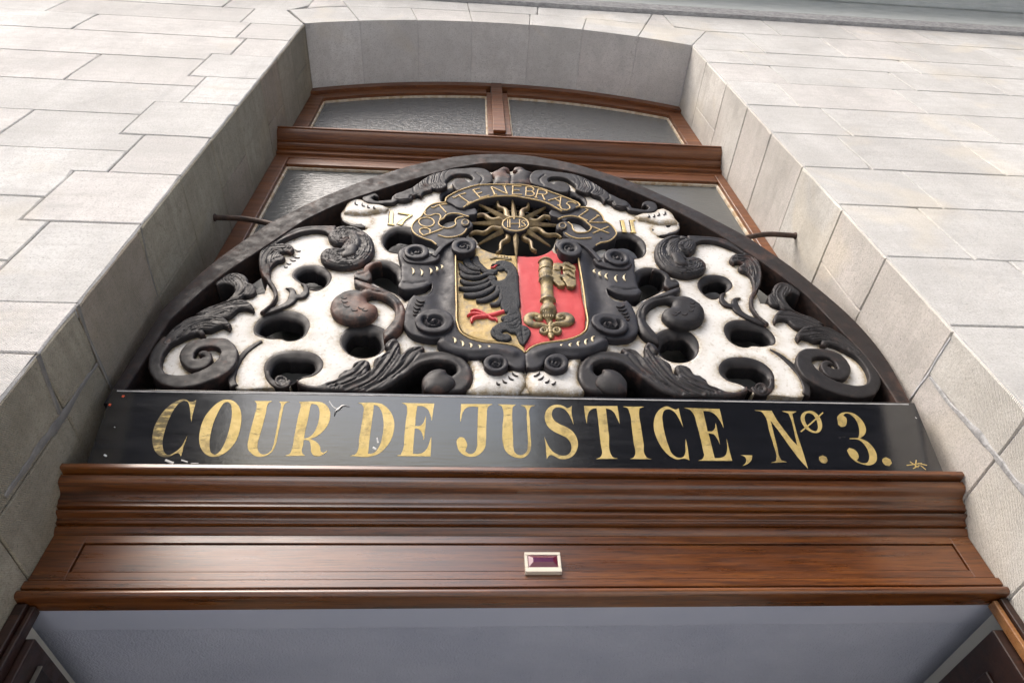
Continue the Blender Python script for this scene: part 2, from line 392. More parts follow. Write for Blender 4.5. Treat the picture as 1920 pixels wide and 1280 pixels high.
def m_gold(name, c1, c2, wearc, wear=.5, rough=.42, metal=.35, sc=40):
    m, nt, b = mat(name, rough, .5); v = coords(nt)
    c = ramp(nt, noise(nt, v, sc, 6, .7), [(.3, c1), (.7, c2)])
    c = mix(nt, ramp(nt, noise(nt, v, sc*.42, 7, .75), [(.66-.25*wear, 0), (.80-.2*wear, .9)]), c, wearc)
    nt.links.new(c, b.inputs['Base Color']); b.inputs['Metallic'].default_value = metal
    bump(nt, b, noise(nt, v, 130, 5, .7), .5, .002); return m
M_GOLDF = m_gold('old gilding', (.30, .20, .055), (.44, .32, .11), (.14, .125, .095), .8, .5, .15, 60)
M_GOLDK = m_gold('dull bronze gilding', (.13, .10, .05), (.32, .24, .10), (.045, .042, .036), .8, .5, .3, 75)
M_GOLDR = m_gold('tarnished gilding', (.11, .082, .045), (.29, .215, .10), (.11, .065, .045), .55, .42, .3, 50)
M_TRIM = m_gold('gilt line', (.38, .27, .12), (.54, .40, .19), (.16, .10, .06), .4, .45, .25, 45)
M_LET = m_gold('gold leaf lettering', (.50, .37, .12), (.66, .51, .22), (.15, .11, .055), .62, .38, .35, 22)
M_MARK = m_gold('pale gilt touch', (.50, .42, .26), (.62, .53, .35), (.25, .2, .12), .35, .5, .1, 60)
nt = M_LET.node_tree; b = nt.nodes['Principled BSDF']; lk = b.inputs['Base Color'].links[0]; old = lk.from_socket
px_ = N(nt, 'ShaderNodeSeparateXYZ'); nt.links.new(coords(nt), px_.inputs[0])
hv = N(nt, 'ShaderNodeMapRange'); hv.inputs[1].default_value = -.62; hv.inputs[2].default_value = -.74; hv.inputs[3].default_value = 0; hv.inputs[4].default_value = .17; nt.links.new(px_.outputs[0], hv.inputs[0])
wn = math_(nt, 'ADD', noise(nt, coords(nt, (16, 60, 60)), 1.6, 8, .75), hv.outputs[0])
nt.links.new(mix(nt, ramp(nt, wn, [(.57, 0), (.69, .85)]), old, (.045, .04, .028)), b.inputs['Base Color'])
m, nt, b = mat('red paint', .5, .35); v = coords(nt)
c = ramp(nt, noise(nt, v, 14, 6), [(.3, (.44, .036, .040)), (.75, (.52, .060, .062))]); c = mix(nt, ramp(nt, noise(nt, v, 80, 4), [(.66, 0), (.78, .4)]), c, (.75, .3, .25))
nt.links.new(c, b.inputs['Base Color']); bump(nt, b, noise(nt, v, 60, 5), .25, .002); M_RED = m
# lettered board: black gloss paint, streaky
m, nt, b = mat('black gloss board', .3, .8); b.inputs['IOR'].default_value = 1.78; v = coords(nt, (3, 40, 40)); v2 = coords(nt)
c = ramp(nt, noise(nt, v, 2, 7, .6), [(.3, (.0035, .0036, .005)), (.75, (.010, .0105, .014))])
c = mix(nt, ramp(nt, noise(nt, v2, 55, 5, .7), [(.69, 0), (.74, .35)]), c, (.25, .22, .2))
nt.links.new(c, b.inputs['Base Color']); nt.links.new(ramp(nt, noise(nt, coords(nt, (1.5, 9, 9)), 2.2, 7, .7), [(.3, .07), (.72, .2)]), b.inputs['Roughness'])
bump(nt, b, math_(nt, 'ADD', noise(nt, v, 5, 4), math_(nt, 'MULTIPLY', noise(nt, v2, 5, 5, .6), 2.5)), .12, .0018); M_BOARD = m
# glass
m, nt, b = mat('rippled obscure glass', .17, .5); v = coords(nt, (9, 9, 26))
b.inputs['Base Color'].default_value = (.11, .113, .11, 1); b.inputs['Specular IOR Level'].default_value = .18
bump(nt, b, noise(nt, v, 3.2, 3, .5, .6), .45, .005); M_GLASS = m
m, nt, b = mat('clouded ribbed glass', .22, .5); v = coords(nt, (14, 14, 34))
b.inputs['Base Color'].default_value = (.105, .11, .112, 1); bump(nt, b, noise(nt, v, 2.4, 3, .5, .6), 1., .007); M_GLASS2 = m
m, nt, b = mat('cream putty', .8, .3); v = coords(nt)
nt.links.new(ramp(nt, noise(nt, v, 30, 5), [(.35, (.42, .30, .18)), (.6, (.62, .56, .46))]), b.inputs['Base Color']); M_PUTTY = m
m, nt, b = mat('grey plaster ceiling', .75, .25); v = coords(nt)
nt.links.new(ramp(nt, noise(nt, v, 4, 4), [(.3, (.36, .395, .49)), (.7, (.43, .465, .56))]), b.inputs['Base Color'])
bump(nt, b, math_(nt, 'ADD', noise(nt, v, 60, 5, .6, 1.2), noise(nt, v, 190, 3)), 1., .006); M_CEIL = m
m, nt, b = mat('smooth grey paint', .6, .3); v = coords(nt)
nt.links.new(ramp(nt, noise(nt, v, 4, 4), [(.3, (.34, .372, .46)), (.7, (.375, .405, .49))]), b.inputs['Base Color']); bump(nt, b, noise(nt, v, 20, 4), .15, .003); M_BEAM = m
m, nt, b = mat('cream wall paint', .6, .3); b.inputs['Base Color'].default_value = (.72, .71, .64, 1); M_CREAM = m
m, nt, b = mat('grey green cornice paint', .7, .3); v = coords(nt)
c = ramp(nt, noise(nt, coords(nt, (3, 9, 9)), 2, 7, .7), [(.3, (.40, .43, .42)), (.7, (.52, .55, .54))]); nt.links.new(c, b.inputs['Base Color']); bump(nt, b, noise(nt, v, 40, 6), .4, .004); M_CORN = m
m, nt, b = mat('dirty cornice edge', .9, .2); v = coords(nt)
c = ramp(nt, noise(nt, coords(nt, (8, 20, 30)), 3, 8, .75), [(.35, (.24, .24, .24)), (.65, (.46, .46, .46))]); nt.links.new(c, b.inputs['Base Color']); bump(nt, b, noise(nt, v, 60, 6), .6, .005); M_CORN2 = m
m, nt, b = mat('rusted iron', .6, .5); v = coords(nt)
nt.links.new(ramp(nt, noise(nt, v, 60, 5), [(.35, (.035, .025, .022)), (.7, (.09, .055, .04))]), b.inputs['Base Color']); b.inputs['Metallic'].default_value = .4; bump(nt, b, noise(nt, v, 150, 4), .4, .002); M_IRON = m
m, nt, b = mat('ivory plastic', .4, .5); b.inputs['Base Color'].default_value = (.62, .57, .48, 1); M_IVORY = m
m, nt, b = mat('dark red lens', .08, .6); b.inputs['Base Color'].default_value = (.07, .008, .05, 1); b.inputs['Coat Weight'].default_value = 1; M_LENS = m
m, nt, b = mat('red lens facets', .15, .6); b.inputs['Base Color'].default_value = (.12, .006, .03, 1); b.inputs['Coat Weight'].default_value = 1; M_LENS2 = m
m, nt, b = mat('paving', .85, .3); v = coords(nt)
nt.links.new(ramp(nt, noise(nt, v, 3, 6), [(.3, (.42, .418, .41)), (.7, (.50, .498, .49))]), b.inputs['Base Color']); M_PAVE = m
m, nt, b = mat('facade render', .9, .3); v = coords(nt)
nt.links.new(ramp(nt, noise(nt, v, 1, 6), [(.3, (.04, .038, .035)), (.7, (.065, .062, .057))]), b.inputs['Base Color']); M_FAC = m
m, nt, b = mat('paint flake', .6, .3); b.inputs['Base Color'].default_value = (.6, .6, .58, 1); M_FLAKE = m
m, nt, b = mat('red paint spot', .5, .3); b.inputs['Base Color'].default_value = (.5, .08, .03, 1); M_SPOT = m
m, nt, b = mat('brass edge', .3, .5); b.inputs['Base Color'].default_value = (.3, .28, .24, 1); b.inputs['Metallic'].default_value = .8; M_BRASS = m

# ================================================================== STONE WALL
wall = thing('stone_wall', 'pale limestone block wall around the arched niche of the doorway', 'wall')
CX, CZ, CR = .181, 3.465, 2.475
def arcz(x, r=CR): return CZ+math.sqrt(r*r-(x-CX)**2)
def slab(mb, poly, f3, depth=.03, gap=.0016, bev=.0035, jit=.0011, step=.06):
    """a block: polygon (a,b) inset by the joint, arrissed edge; f3(a,b,d) -> world, d = depth behind the face"""
    P = ccw(np.array(poly, float)); out = []
    n = len(P)
    def inset(P, w):
        t = np.roll(P, -1, 0)-P; t /= np.linalg.norm(t, axis=1)[:, None]; nn = np.c_[-t[:, 1], t[:, 0]]; R = []
        for i in range(len(P)):
            a, b = nn[i-1], nn[i]; m = a+b; m = m/max(.25, (m@m)/2)/1.; R.append(P[i]+m*w)
        return np.array(R)
    gap = gap*rng.uniform(.7, 1.5)
    A = inset(P, gap); B = inset(P, gap+bev)
    chip = [rng.uniform(.004, .011) if rng.random() < .22 else 0 for _ in range(n)]
    def sub(Q, S):
        o = []
        for i in range(n):
            a, b = Q[i], Q[(i+1) % n]; L = np.linalg.norm(P[(i+1) % n]-P[i]); k = max(1, int(L/step))
            for j in range(k):
                p = a+(b-a)*j/k
                if j == 0 and chip[i] and S:
                    m_ = P.mean(0)-p; p = p+m_/np.linalg.norm(m_)*chip[i]*S
                o.append(p)
        return np.array(o)
    A, B = sub(A, .35), sub(B, 1.); N_ = len(A)
    jn = np.c_[vnoise(A*1., .035, 1), vnoise(A*1., .035, 2)]*jit*2.4
    A = A+jn; B = B+jn*.8; mb.t = rng.random(); V = []
    dz = rng.uniform(-.0012, .0012)
    for q in A: V.append(f3(q[0], q[1], depth))
    for q in A: V.append(f3(q[0], q[1], .0035+dz))
    for q in B: V.append(f3(q[0], q[1], dz))
    Fc = []
    for i in range(N_):
        j = (i+1) % N_; Fc += [(i, j, N_+j, N_+i), (N_+i, N_+j, 2*N_+j, 2*N_+i)]
    Fc.append(tuple(range(2*N_, 3*N_)))
    mb.add(V, Fc)
front = lambda a, b, d: (a, 1.0+d, b)
mb = MB()
# left field
LZ = [1.0, 1.36, 1.72, 2.08, 2.43, 2.78, 3.135, 3.495, 3.85, 4.195, 4.545, 4.92, 5.30, 5.62, 5.935, 6.28, 6.43]
QL = [(1.0, 1.4, -1.25), (1.4, 1.75, -1.15), (1.75, 2.1, -1.27), (2.1, 2.44, -1.16), (2.44, 2.765, -1.28), (2.765, 2.955, -1.28), (2.955, 3.35, -1.20), (3.35, 3.68, -1.282), (3.68, 4.0, -1.182), (4.0, 4.34, -1.27), (4.34, 4.675, -1.172),
      (4.675, 5.015, -1.25), (5.015, 5.315, -1.166), (5.315, 5.615, -1.222), (5.615, 5.95, -1.282)]
vl = {5.62: [-2.32, -3.1], 5.30: [-2.04, -2.8], 4.92: [-2.45, -3.2], 4.545: [-1.725, -2.4], 4.195: [-2.25], 3.85: [-1.662, -2.2], 3.495: [-1.95], 3.135: [-1.6], 2.78: [-1.75], 5.935: [-1.473, -2.1, -2.9], 6.28: [-1.75, -2.4]}
for i in range(len(LZ)-1):
    z0, z1 = LZ[i], LZ[i+1]
    if z0 >= 5.93:
        xr = [(-1.104, z0), (-1.104, z1)]
        if z0 < 6: xr = [(-1.104, z0), (-1.0, 6.10), (-1.0, z1)]
        else: xr = [(-1.0, z0), (-1.0, z1)]
    else:
        xr = []
        for a, b, x in QL:
            lo, hi = max(a, z0), min(b, z1)
            if hi > lo+1e-6: xr += [(x, lo), (x, hi)]
        q = []
        for p in xr:
            if not q or abs(p[0]-q[-1][0])+abs(p[1]-q[-1][1]) > 1e-5: q.append(p)
        xr = q
    cuts = sorted([c for c in vl.get(z0, [-1.9-.3*(i % 3)])])+[None]
    x0 = -4.2
    for c in cuts:
        if c is None: slab(mb, [(x0, z0)]+xr+[(x0, z1)], front)
        else: slab(mb, [(x0, z0), (c, z0), (c, z1), (x0, z1)], front); x0 = c
# right field
RZ = [1.0, 1.35, 1.7, 2.05, 2.38, 2.62, 2.958, 3.31, 3.66, 3.975, 4.325, 4.67, 5.03, 5.345, 5.605, 6.04, 6.44]
vr = {2.958: [1.71, 2.2, 2.8], 3.31: [1.60, 2.3], 3.66: [1.70, 2.4], 3.975: [1.59, 2.15, 2.9], 4.325: [1.667, 2.37, 3.0], 4.67: [1.573, 2.21, 2.95], 5.03: [1.657, 2.35, 2.875, 3.6], 5.345: [1.58, 2.55, 3.9],
      5.605: [1.73, 2.234, 2.753, 3.282, 3.9], 6.04: [1.99, 2.53, 3.063, 3.9]}
for i in range(len(RZ)-1):
    z0, z1 = RZ[i], RZ[i+1]
    x0 = XR+.003 if z0 < 5.6 else (1.308 if z0 < 6 else 1.30)
    first = True
    for c in vr.get(z0, [1.6+.1*(i % 2), 2.3, 2.9])+[5.]:
        if z0 == 5.605 and first: slab(mb, [(XR+.003, z0), (c, z0), (c, z1), (1.49, z1), (XR+.006, 5.69)], front)
        elif z0 == 6.04 and first: slab(mb, [(1.49, z0), (c, z0), (c, z1), (1.30, z1), (1.30, 6.12)], front)
        else: slab(mb, [(x0, z0), (c, z0), (c, z1), (x0, z1)], front)
        x0 = c; first = False
# voussoirs
vx = [XL, -.651, -.322, .005, .357, .680, 1.004, XR]
def top(x): return float(np.interp(x, [-1.104, -.812, -.39, .0, .37, .746, 1.1, 1.49], [5.955, 6.13, 6.185, 6.20, 6.21, 6.19, 6.14, 6.04]))
def outp(x, zz=None):
    d = np.array([x-CX, arcz(x)-CZ]); d /= np.linalg.norm(d); p = np.array([x, arcz(x)])
    for k in range(400):
        q = p+d*.002*k
        if q[1] > (top(q[0]) if zz is None else zz): break
    return tuple(q)
for a, b in zip(vx[:-1], vx[1:]):
    lo = [(a+(b-a)*k/5, arcz(a+(b-a)*k/5)) for k in range(6)]
    A, Bq = outp(a), outp(b); up = [(B_, top(B_)) for B_ in np.linspace(Bq[0], A[0], 4)]
    slab(mb, lo+up, front)
uxs = [-.651, .005, .40, 1.004]
ux = [(-1.0, 6.06)]
for x in uxs: ux.append(outp(x))
ux.append((1.30, top(1.30)))
tops = [(-1.0, 6.435)]+[outp(x, 6.43) for x in uxs]+[(1.30, 6.435)]
for k in range(len(ux)-1):
    (a, za), (b_, zb) = ux[k], ux[k+1]
    lo = [(x, top(x)+.0) for x in np.linspace(a, b_, 5)]
    slab(mb, lo+[tops[k+1], tops[k]], front, step=.1)
# left quoins, front faces
for z0, z1, x in QL:
    if z0 > 5.6: slab(mb, [(x, z0), (XL-.003, z0), (XL-.003, 5.66), (-1.10, 5.95), (x, z1)], front)
    else: slab(mb, [(x, z0), (XL-.003, z0), (XL-.003, z1), (x, z1)], front, gap=.0008)
for xa, xb in ((XL-.014, XL-.0048), (XR+.0048, XR+.014)):
    for z0, z1 in ((1., 2.44), (2.44, 3.35), (3.35, 4.34), (4.34, 5.2), (5.2, 5.66)): mb.box((xa, 1.0048, z0+.001), (xb, 1.012, z1))
wf = mb.build('wall_face', M_WALL, wall, True, 22)
mb = MB(); mb.add([(-4.2, 1.009, 1.), (XL-.004, 1.009, 1.), (XL-.004, 1.009, 6.6), (-4.2, 1.009, 6.6)], [(0, 1, 2, 3)])
mb.add([(XR+.004, 1.009, 1.), (5, 1.009, 1.), (5, 1.009, 6.6), (XR+.004, 1.009, 6.6)], [(0, 1, 2, 3)])
n = 24; xs = np.linspace(XL-.004, XR+.004, n); V = [(x, 1.009, (arcz(min(max(x, XL), XR))+.004)) for x in xs]+[(x, 1.009, 6.6) for x in xs]
mb.add(V, [(i, i+1, n+i+1, n+i) for i in range(n-1)])
mb.build('mortar_joint', M_MORT, wall)
# jambs
jl = MB(); jr = MB()
fl = lambda a, b, d: (XL-d, a, b)      # a = depth into wall
fr = lambda a, b, d: (XR+d, a, b)
def slab2(mb, poly, f3, flip=False, **k):
    slab(mb, [(p[0], p[1]) for p in poly], f3, **k)
JL = [(1.0, 1.4, None), (1.4, 1.75, 1.2), (1.75, 2.1, None), (2.1, 2.44, 1.17), (2.44, 2.755, 1.19), (2.755, 2.935, 1.172), (2.935, 3.31, None), (3.31, 3.66, 1.23), (3.66, 3.98, None), (3.98, 4.315, 1.2), (4.315, 4.69, None), (4.69, 5.0, 1.22), (5.0, 5.30, None), (5.30, 5.60, 1.2)]
for z0, z1, s in JL:
    for y0, y1 in ([(1.003, 1.42)] if s is None else [(1.003, s), (s, 1.42)]): slab(jl, [(y0, z0), (y1, z0), (y1, z1), (y0, z1)], fl, gap=.0012 if y0 > 1 else .0008)
slab(jl, [(1.003, 5.60), (1.42, 5.60), (1.42, arcz(XL)), (1.003, arcz(XL))], fl)
JR = [(1.0, 1.35, None), (1.35, 1.7, 1.2), (1.7, 2.05, None), (2.05, 2.38, 1.2), (2.38, 2.62, None), (2.62, 2.935, 1.153), (2.935, 3.305, None), (3.305, 3.62, 1.21), (3.62, 3.98, None), (3.98, 4.325, None), (4.325, 4.645, None), (4.645, 4.98, None), (4.98, 5.36, 1.25), (5.36, 5.67, None)]
for z0, z1, s in JR:
    for y0, y1 in ([(1.003, 1.42)] if s is None else [(1.003, s), (s, 1.42)]): slab(jr, [(y0, z0), (y1, z0), (y1, z1), (y0, z1)], fr, gap=.0012)
def back_sheet(mb, x): mb.add([(x, 1.0, 1.), (x, 1.42, 1.), (x, 1.42, 5.72), (x, 1.0, 5.72)], [(0, 1, 2, 3)])
j1 = jl.build('niche_jamb', M_JAMBL, wall, True, 22); j1['label'] = 'weathered left side of the niche, coloured darker for its shade'
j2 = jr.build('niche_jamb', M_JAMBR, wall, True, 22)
mb = MB(); back_sheet(mb, XL-.008); mb.build('jamb_mortar', M_MORT, wall)
mb = MB(); back_sheet(mb, XR+.005); mb.build('jamb_mortar', M_SMEARR, wall)
# smeared mortar on the jambs
def blob_on(mb, pts, w, f3, hgt=.002):
    P = np.array(pts, float); C, par = crom(P, False, .012, mids=True); ws = np.interp(par, range(len(P)), w)
    t = np.gradient(C, axis=0); t /= np.linalg.norm(t, axis=1)[:, None]; nn = np.c_[-t[:, 1], t[:, 0]]
    V = []
    for i, (c, q) in enumerate(zip(C, nn)):
        a = ws[i]*(1+.5*vnoise(c[None], .03, 1)[0]*2); b_ = ws[i]*(1+.5*vnoise(c[None], .025, 4)[0]*2)
        V += [f3(*(c+q*a), .0005), f3(*(c+q*a*.6), -hgt), f3(*(c-q*b_*.6), -hgt), f3(*(c-q*b_), .0005)]
    Fc = []
    for i in range(len(C)-1):
        for k in range(3): Fc.append((i*4+k, i*4+k+1, i*4+k+5, i*4+k+4))
    mb.add(V, Fc)
sm = MB()
blob_on(sm, [(1.0, 2.945), (1.08, 2.935), (1.17, 2.935), (1.27, 2.937)], [.006, .004, .006, .003], fl)
blob_on(sm, [(1.172, 2.925), (1.17, 2.83), (1.176, 2.75), (1.172, 2.68), (1.17, 2.60), (1.168, 2.5)], [.004, .007, .011, .012, .009, .006], fl)
blob_on(sm, [(1.0, 2.76), (1.06, 2.75), (1.16, 2.735)], [.01, .006, .006], fl)
blob_on(sm, [(1.0, 3.33), (1.1, 3.31), (1.22, 3.30)], [.004, .003, .002], fl)
sm.build('mortar_smear', M_SMEAR, wall, True)
sm = MB()
blob_on(sm, [(1.02, 2.93), (1.1, 2.932), (1.154, 2.93), (1.2, 2.935), (1.25, 2.939)], [.003, .003, .004, .003, .002], fr)
sm.build('mortar_smear', M_SMEARR, wall, True)
sm = MB()
blob_on(sm, [(1.154, 2.92), (1.158, 2.82), (1.15, 2.72), (1.148, 2.62), (1.15, 2.5)], [.005, .006, .010, .012, .008], fr)
sm.build('mortar_smear', M_CORN2, wall, True)
# soffit of the arch
def sof(a, b, d):   # a = x, b = y
    x = min(max(a, XL), XR); r = CR+d; th = math.atan2(x-CX, math.sqrt(CR*CR-(x-CX)**2)); return (CX+r*math.sin(th), b, CZ+r*math.cos(th))
mb = MB()
for a, b in zip(vx[:-1], vx[1:]):
    mb.t = rng.random(); nx = 8; ys = [1.0, 1.004, 1.2, 1.42]; xs = np.linspace(a+.0007, b-.0007, nx)
    V = [sof(x, y, .0015 if (i in (0, nx-1)) else 0) for i, x in enumerate(xs) for y in ys]
    mb.add(V, [(i*4+k, i*4+k+1, i*4+k+5, i*4+k+4) for i in range(nx-1) for k in range(3)])
    mb.add([sof(a+.0015, 1., .0), sof(a+.0015, 1.42, 0), sof(a+.0015, 1.42, .02), sof(a+.0015, 1., .02)], [(0, 1, 2, 3)])
mb.build('arch_soffit', M_SOFF, wall, True, 60)
mb = MB(); xs = np.linspace(XL-.002, XR+.002, 24); V = [sof(x, y, .006) for x in xs for y in (1.006, 1.42)]
mb.add(V, [(2*i, 2*i+1, 2*i+3, 2*i+2) for i in range(23)]); mb.build('soffit_mortar', M_SMEARR, wall)

# ------------------------------------------------------------------ extrusion along x of a (y,z) profile
def extr(prof, x0, x1, nseg=1, closed=True):
    n = len(prof); V = []; Fc = []
    for k in range(nseg+1):
        x = x0+(x1-x0)*k/nseg; V += [(x, y, z) for y, z in prof]
    for k in range(nseg):
        for i in range(n if closed else n-1):
            j = (i+1) % n; Fc.append((k*n+i, k*n+j, (k+1)*n+j, (k+1)*n+i))
    if closed: Fc += [tuple(range(n))[::-1], tuple(nseg*n+i for i in range(n))]
    return V, Fc
def prof_obj(name, prof, x0, x1, m, parent, angle=35, bevel=0):
    mb = MB(); V, Fc = extr(prof, x0, x1); mb.add(V, [f[::-1] for f in Fc]); return mb.build(name, m, parent, True, angle, bevel)
# overhead cornice
cor = thing('roof_cornice', 'grey green painted stone cornice running along the top of the wall', 'cornice')
prof_obj('cornice_edge', [(1.05, 6.435), (.975, 6.437), (.965, 6.47), (.955, 6.50), (.96, 6.52), (1.05, 6.52)], -4.2, 5, M_CORN2, cor)
arc = [(.96-.10*math.sin(t), 6.74-.22*math.cos(t)) for t in np.linspace(0, math.pi/2, 9)]
prof_obj('cornice_moulding', [(1.05, 6.522), (.958, 6.522), (.956, 6.80), (.950, 6.84), (.938, 6.865), (.938, 6.885), (.928, 6.887), (.928, 6.872), (.90, 6.872), (.885, 6.90), (.86, 6.915), (.80, 6.92), (.80, 6.99), (.50, 7.0), (.50, 7.1), (1.05, 7.1)], -4.2, 5, M_CORN, cor)
mb = MB(); mb.box((-4.2, 1.05, 6.4), (5, 1.3, 7.1)); mb.build('cornice_core', M_CORN, cor)

# ================================================================== WINDOW above the door
win = thing('arched_window', 'brown wooden window with obscure glass filling the niche above the door', 'window')
YF = 1.372
def boxf(name, a, b, m=M_WOODF, bevel=.004, parent=win):
    mb = MB(); mb.box(a, b); return mb.build(name, m, parent, bevel=bevel)
boxf('frame', (XL+.001, YF, 2.40), (-.872, 1.44, 4.70)); boxf('frame', (1.257, YF, 2.40), (XR-.001, 1.44, 4.70))
boxf('frame', (-.872, YF+.004, 4.632), (1.257, 1.44, 4.70)); boxf('frame', (-.872, YF+.003, 2.70), (1.257, 1.44, 2.90))
# slim inner bead (darker gap reads between bead and sash)
boxf('mullion', (.12, YF+.006, 2.90), (.24, 1.44, 4.632))
def pane(name, x0, x1, z0, topf, m, y=1.402):
    n = 30; xs = np.linspace(x0, x1, n); V = [(x, y, z0) for x in xs]+[(x, y, topf(x)) for x in xs]+[(x, y+.006, z0) for x in xs]+[(x, y+.006, topf(x)) for x in xs]
    Fc = [(i, i+1, n+i+1, n+i) for i in range(n-1)]+[(2*n+i+1, 2*n+i, 3*n+i, 3*n+i+1) for i in range(n-1)]
    return obj(name, V, Fc, m, win, False)
pane('glass_pane', -.88, .13, 2.88, lambda x: 4.64, M_GLASS); pane('glass_pane', .23, 1.265, 2.88, lambda x: 4.64, M_GLASS)
utop = lambda x: arcz(min(max(x, XL), XR), 2.475)-.165
p1 = pane('glass_pane', -.87, .115, 5.10, lambda x: utop(x)+.01, M_GLASS2); p2 = pane('glass_pane', .228, 1.23, 5.10, lambda x: utop(x)+.01, M_GLASS2)
p1['label'] = 'clouded glass of the upper light'; p2['label'] = 'clouded glass of the upper light'
boxf('frame', (XL+.001, YF, 4.84), (-.858, 1.44, 5.60)); boxf('frame', (1.217, YF, 4.84), (XR-.001, 1.44, 5.60))
boxf('frame', (-.858, YF+.004, 4.84), (1.217, 1.44, 5.112))
boxf('mullion', (.105, YF-.002, 5.112), (.235, 1.44, 5.79)); boxf('mullion', (.133, YF-.024, 5.112), (.202, YF-.0045, 5.912))
def arcband(name, x0, x1, d0, d1, y0, y1, m, n=30):
    xs = np.linspace(x0, x1, n); V = []
    for x in xs:
        V += [(x, y0, arcz(x)-d0), (x, y0, arcz(x)-d1), (x, y1, arcz(x)-d1), (x, y1, arcz(x)-d0)]
    Fc = [(i*4+k, i*4+(k+1) % 4, i*4+4+(k+1) % 4, i*4+4+k) for i in range(n-1) for k in range(4)]+[(0, 1, 2, 3)[::-1], tuple((n-1)*4+k for k in range(4))]
    return obj(name, V, [f[::-1] for f in Fc], m, win, True, 30)
arcband('frame', XL+.002, .1325, .012, .075, YF-.016, 1.43, M_WOODF); arcband('frame', .2025, XR-.002, .012, .075, YF-.016, 1.43, M_WOODF)
arcband('frame', -.9, .1045, .078, .162, YF+.002, 1.43, M_WOODF); arcband('frame', .2355, 1.26, .078, .162, YF+.002, 1.43, M_WOODF)
pt = MB()
def pb(a, b): pt.box(a, b)
yp = 1.391
for (x0, x1) in ((-.872, .12), (.24, 1.257)):
    pb((x0, yp, 4.620), (x1, 1.402, 4.632)); pb((x0, yp, 2.90), (x1, 1.402, 2.91))
    pb((x0, yp, 2.91), (x0+.010, 1.402, 4.62)); pb((x1-.010, yp, 2.91), (x1, 1.402, 4.62))
for (x0, x1) in ((-.858, .105), (.235, 1.217)):
    pb((x0, yp, 5.112), (x1, 1.402, 5.120)); pb((x0, yp, 5.12), (x0+.009, 1.402, utop(x0)-.004)); pb((x1-.009, yp, 5.12), (x1, 1.402, utop(x1)-.004))
pt.build('putty', M_PUTTY, win)
arcband('putty', -.849, .096, .164, .174, yp, 1.402, M_PUTTY); arcband('putty', .244, 1.208, .164, .174, yp, 1.402, M_PUTTY)
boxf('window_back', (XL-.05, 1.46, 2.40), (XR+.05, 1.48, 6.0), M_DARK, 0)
# moulded rail between the lights
prof_obj('moulded_rail', [(1.43, 4.838), (1.272, 4.835), (1.270, 4.822), (1.281, 4.8215), (1.281, 4.818), (1.277, 4.8175), (1.283, 4.806), (1.292, 4.797), (1.304, 4.791), (1.319, 4.7875),
         (1.319, 4.781), (1.334, 4.7805), (1.334, 4.777), (1.330, 4.7765), (1.335, 4.770), (1.344, 4.766), (1.351, 4.765), (1.351, 4.759), (1.364, 4.7585), (1.364, 4.755), (1.361, 4.754), (1.363, 4.732), (1.376, 4.730), (1.376, 4.702), (1.43, 4.702)],
         XL+.0015, XR-.0015, M_WOODF, win, 28)

# ================================================================== DOOR HEAD (cornice + frieze)
dh = thing('wooden_transom', 'reddish brown varnished wooden transom over the door with moulded cornice and long recessed panel', 'transom')
def cyma(y0, z0, y1, z1, n=10):
    o = []
    for k in range(n+1):
        t = k/n; o.append((y0+(y1-y0)*(t-.16*math.sin(2*math.pi*t)), z0+(z1-z0)*(t+.10*math.sin(2*math.pi*t))))
    return o
prof_obj('cornice_moulding', [(1.43, 2.674), (1.262, 2.672), (1.2595, 2.669), (1.2595, 2.660), (1.262, 2.657), (1.287, 2.6565), (1.287, 2.652), (1.279, 2.651)]+cyma(1.2795, 2.649, 1.318, 2.606, 16)+
         [(1.322, 2.604), (1.3235, 2.602), (1.3235, 2.597), (1.322, 2.595), (1.337, 2.5945), (1.337, 2.591), (1.331, 2.5905)]+cyma(1.3315, 2.589, 1.350, 2.577, 12)+
         [(1.352, 2.576), (1.353, 2.574), (1.353, 2.571), (1.352, 2.569), (1.364, 2.5685), (1.364, 2.5655), (1.3595, 2.565), (1.361, 2.560), (1.366, 2.552), (1.3705, 2.549), (1.43, 2.549)], XL+.0015, XR-.0015, M_WOOD, dh, 17)
# frieze frame with sunk panel
fx0, fx1, pz0, pz1 = -.863, 1.251, 2.453, 2.528
YP = 1.3705
mb = MB(); mb.box((XL+.0015, YP, 2.433), (fx0, 1.41, 2.5485)); mb.box((fx1, YP, 2.433), (XR-.0015, 1.41, 2.5485)); mb.box((fx0, YP, pz1), (fx1, 1.41, 2.5485)); mb.box((fx0, YP, 2.433), (fx1, 1.41, pz0))
mb.build('frieze_frame', M_WOOD, dh, bevel=.0012)
mb = MB(); mb.box((fx0+.004, YP+.0025, pz0+.0012), (fx1-.004, 1.405, pz1-.0035)); mb.box((fx0-.002, YP+.009, pz0-.002), (fx1+.002, 1.408, pz1+.002))
mb.build('frieze_panel', M_WOOD, dh, bevel=.0015)
rnd = [(1.3665+.0-.011*math.sin(t)*1.0, 2.3955+.0095*math.cos(t)) for t in np.linspace(.15, math.pi, 9)]
prof_obj('lower_moulding', [(1.41, 2.433), (1.380, 2.433), (1.380, 2.4292), (1.3655, 2.4292), (1.3635, 2.4275), (1.3635, 2.411), (1.3655, 2.4093), (1.379, 2.4093), (1.379, 2.4062)]+rnd+[(1.40, 2.3845), (1.41, 2.3845)], XL+.001, XR-.001, M_WOOD, dh, 30)

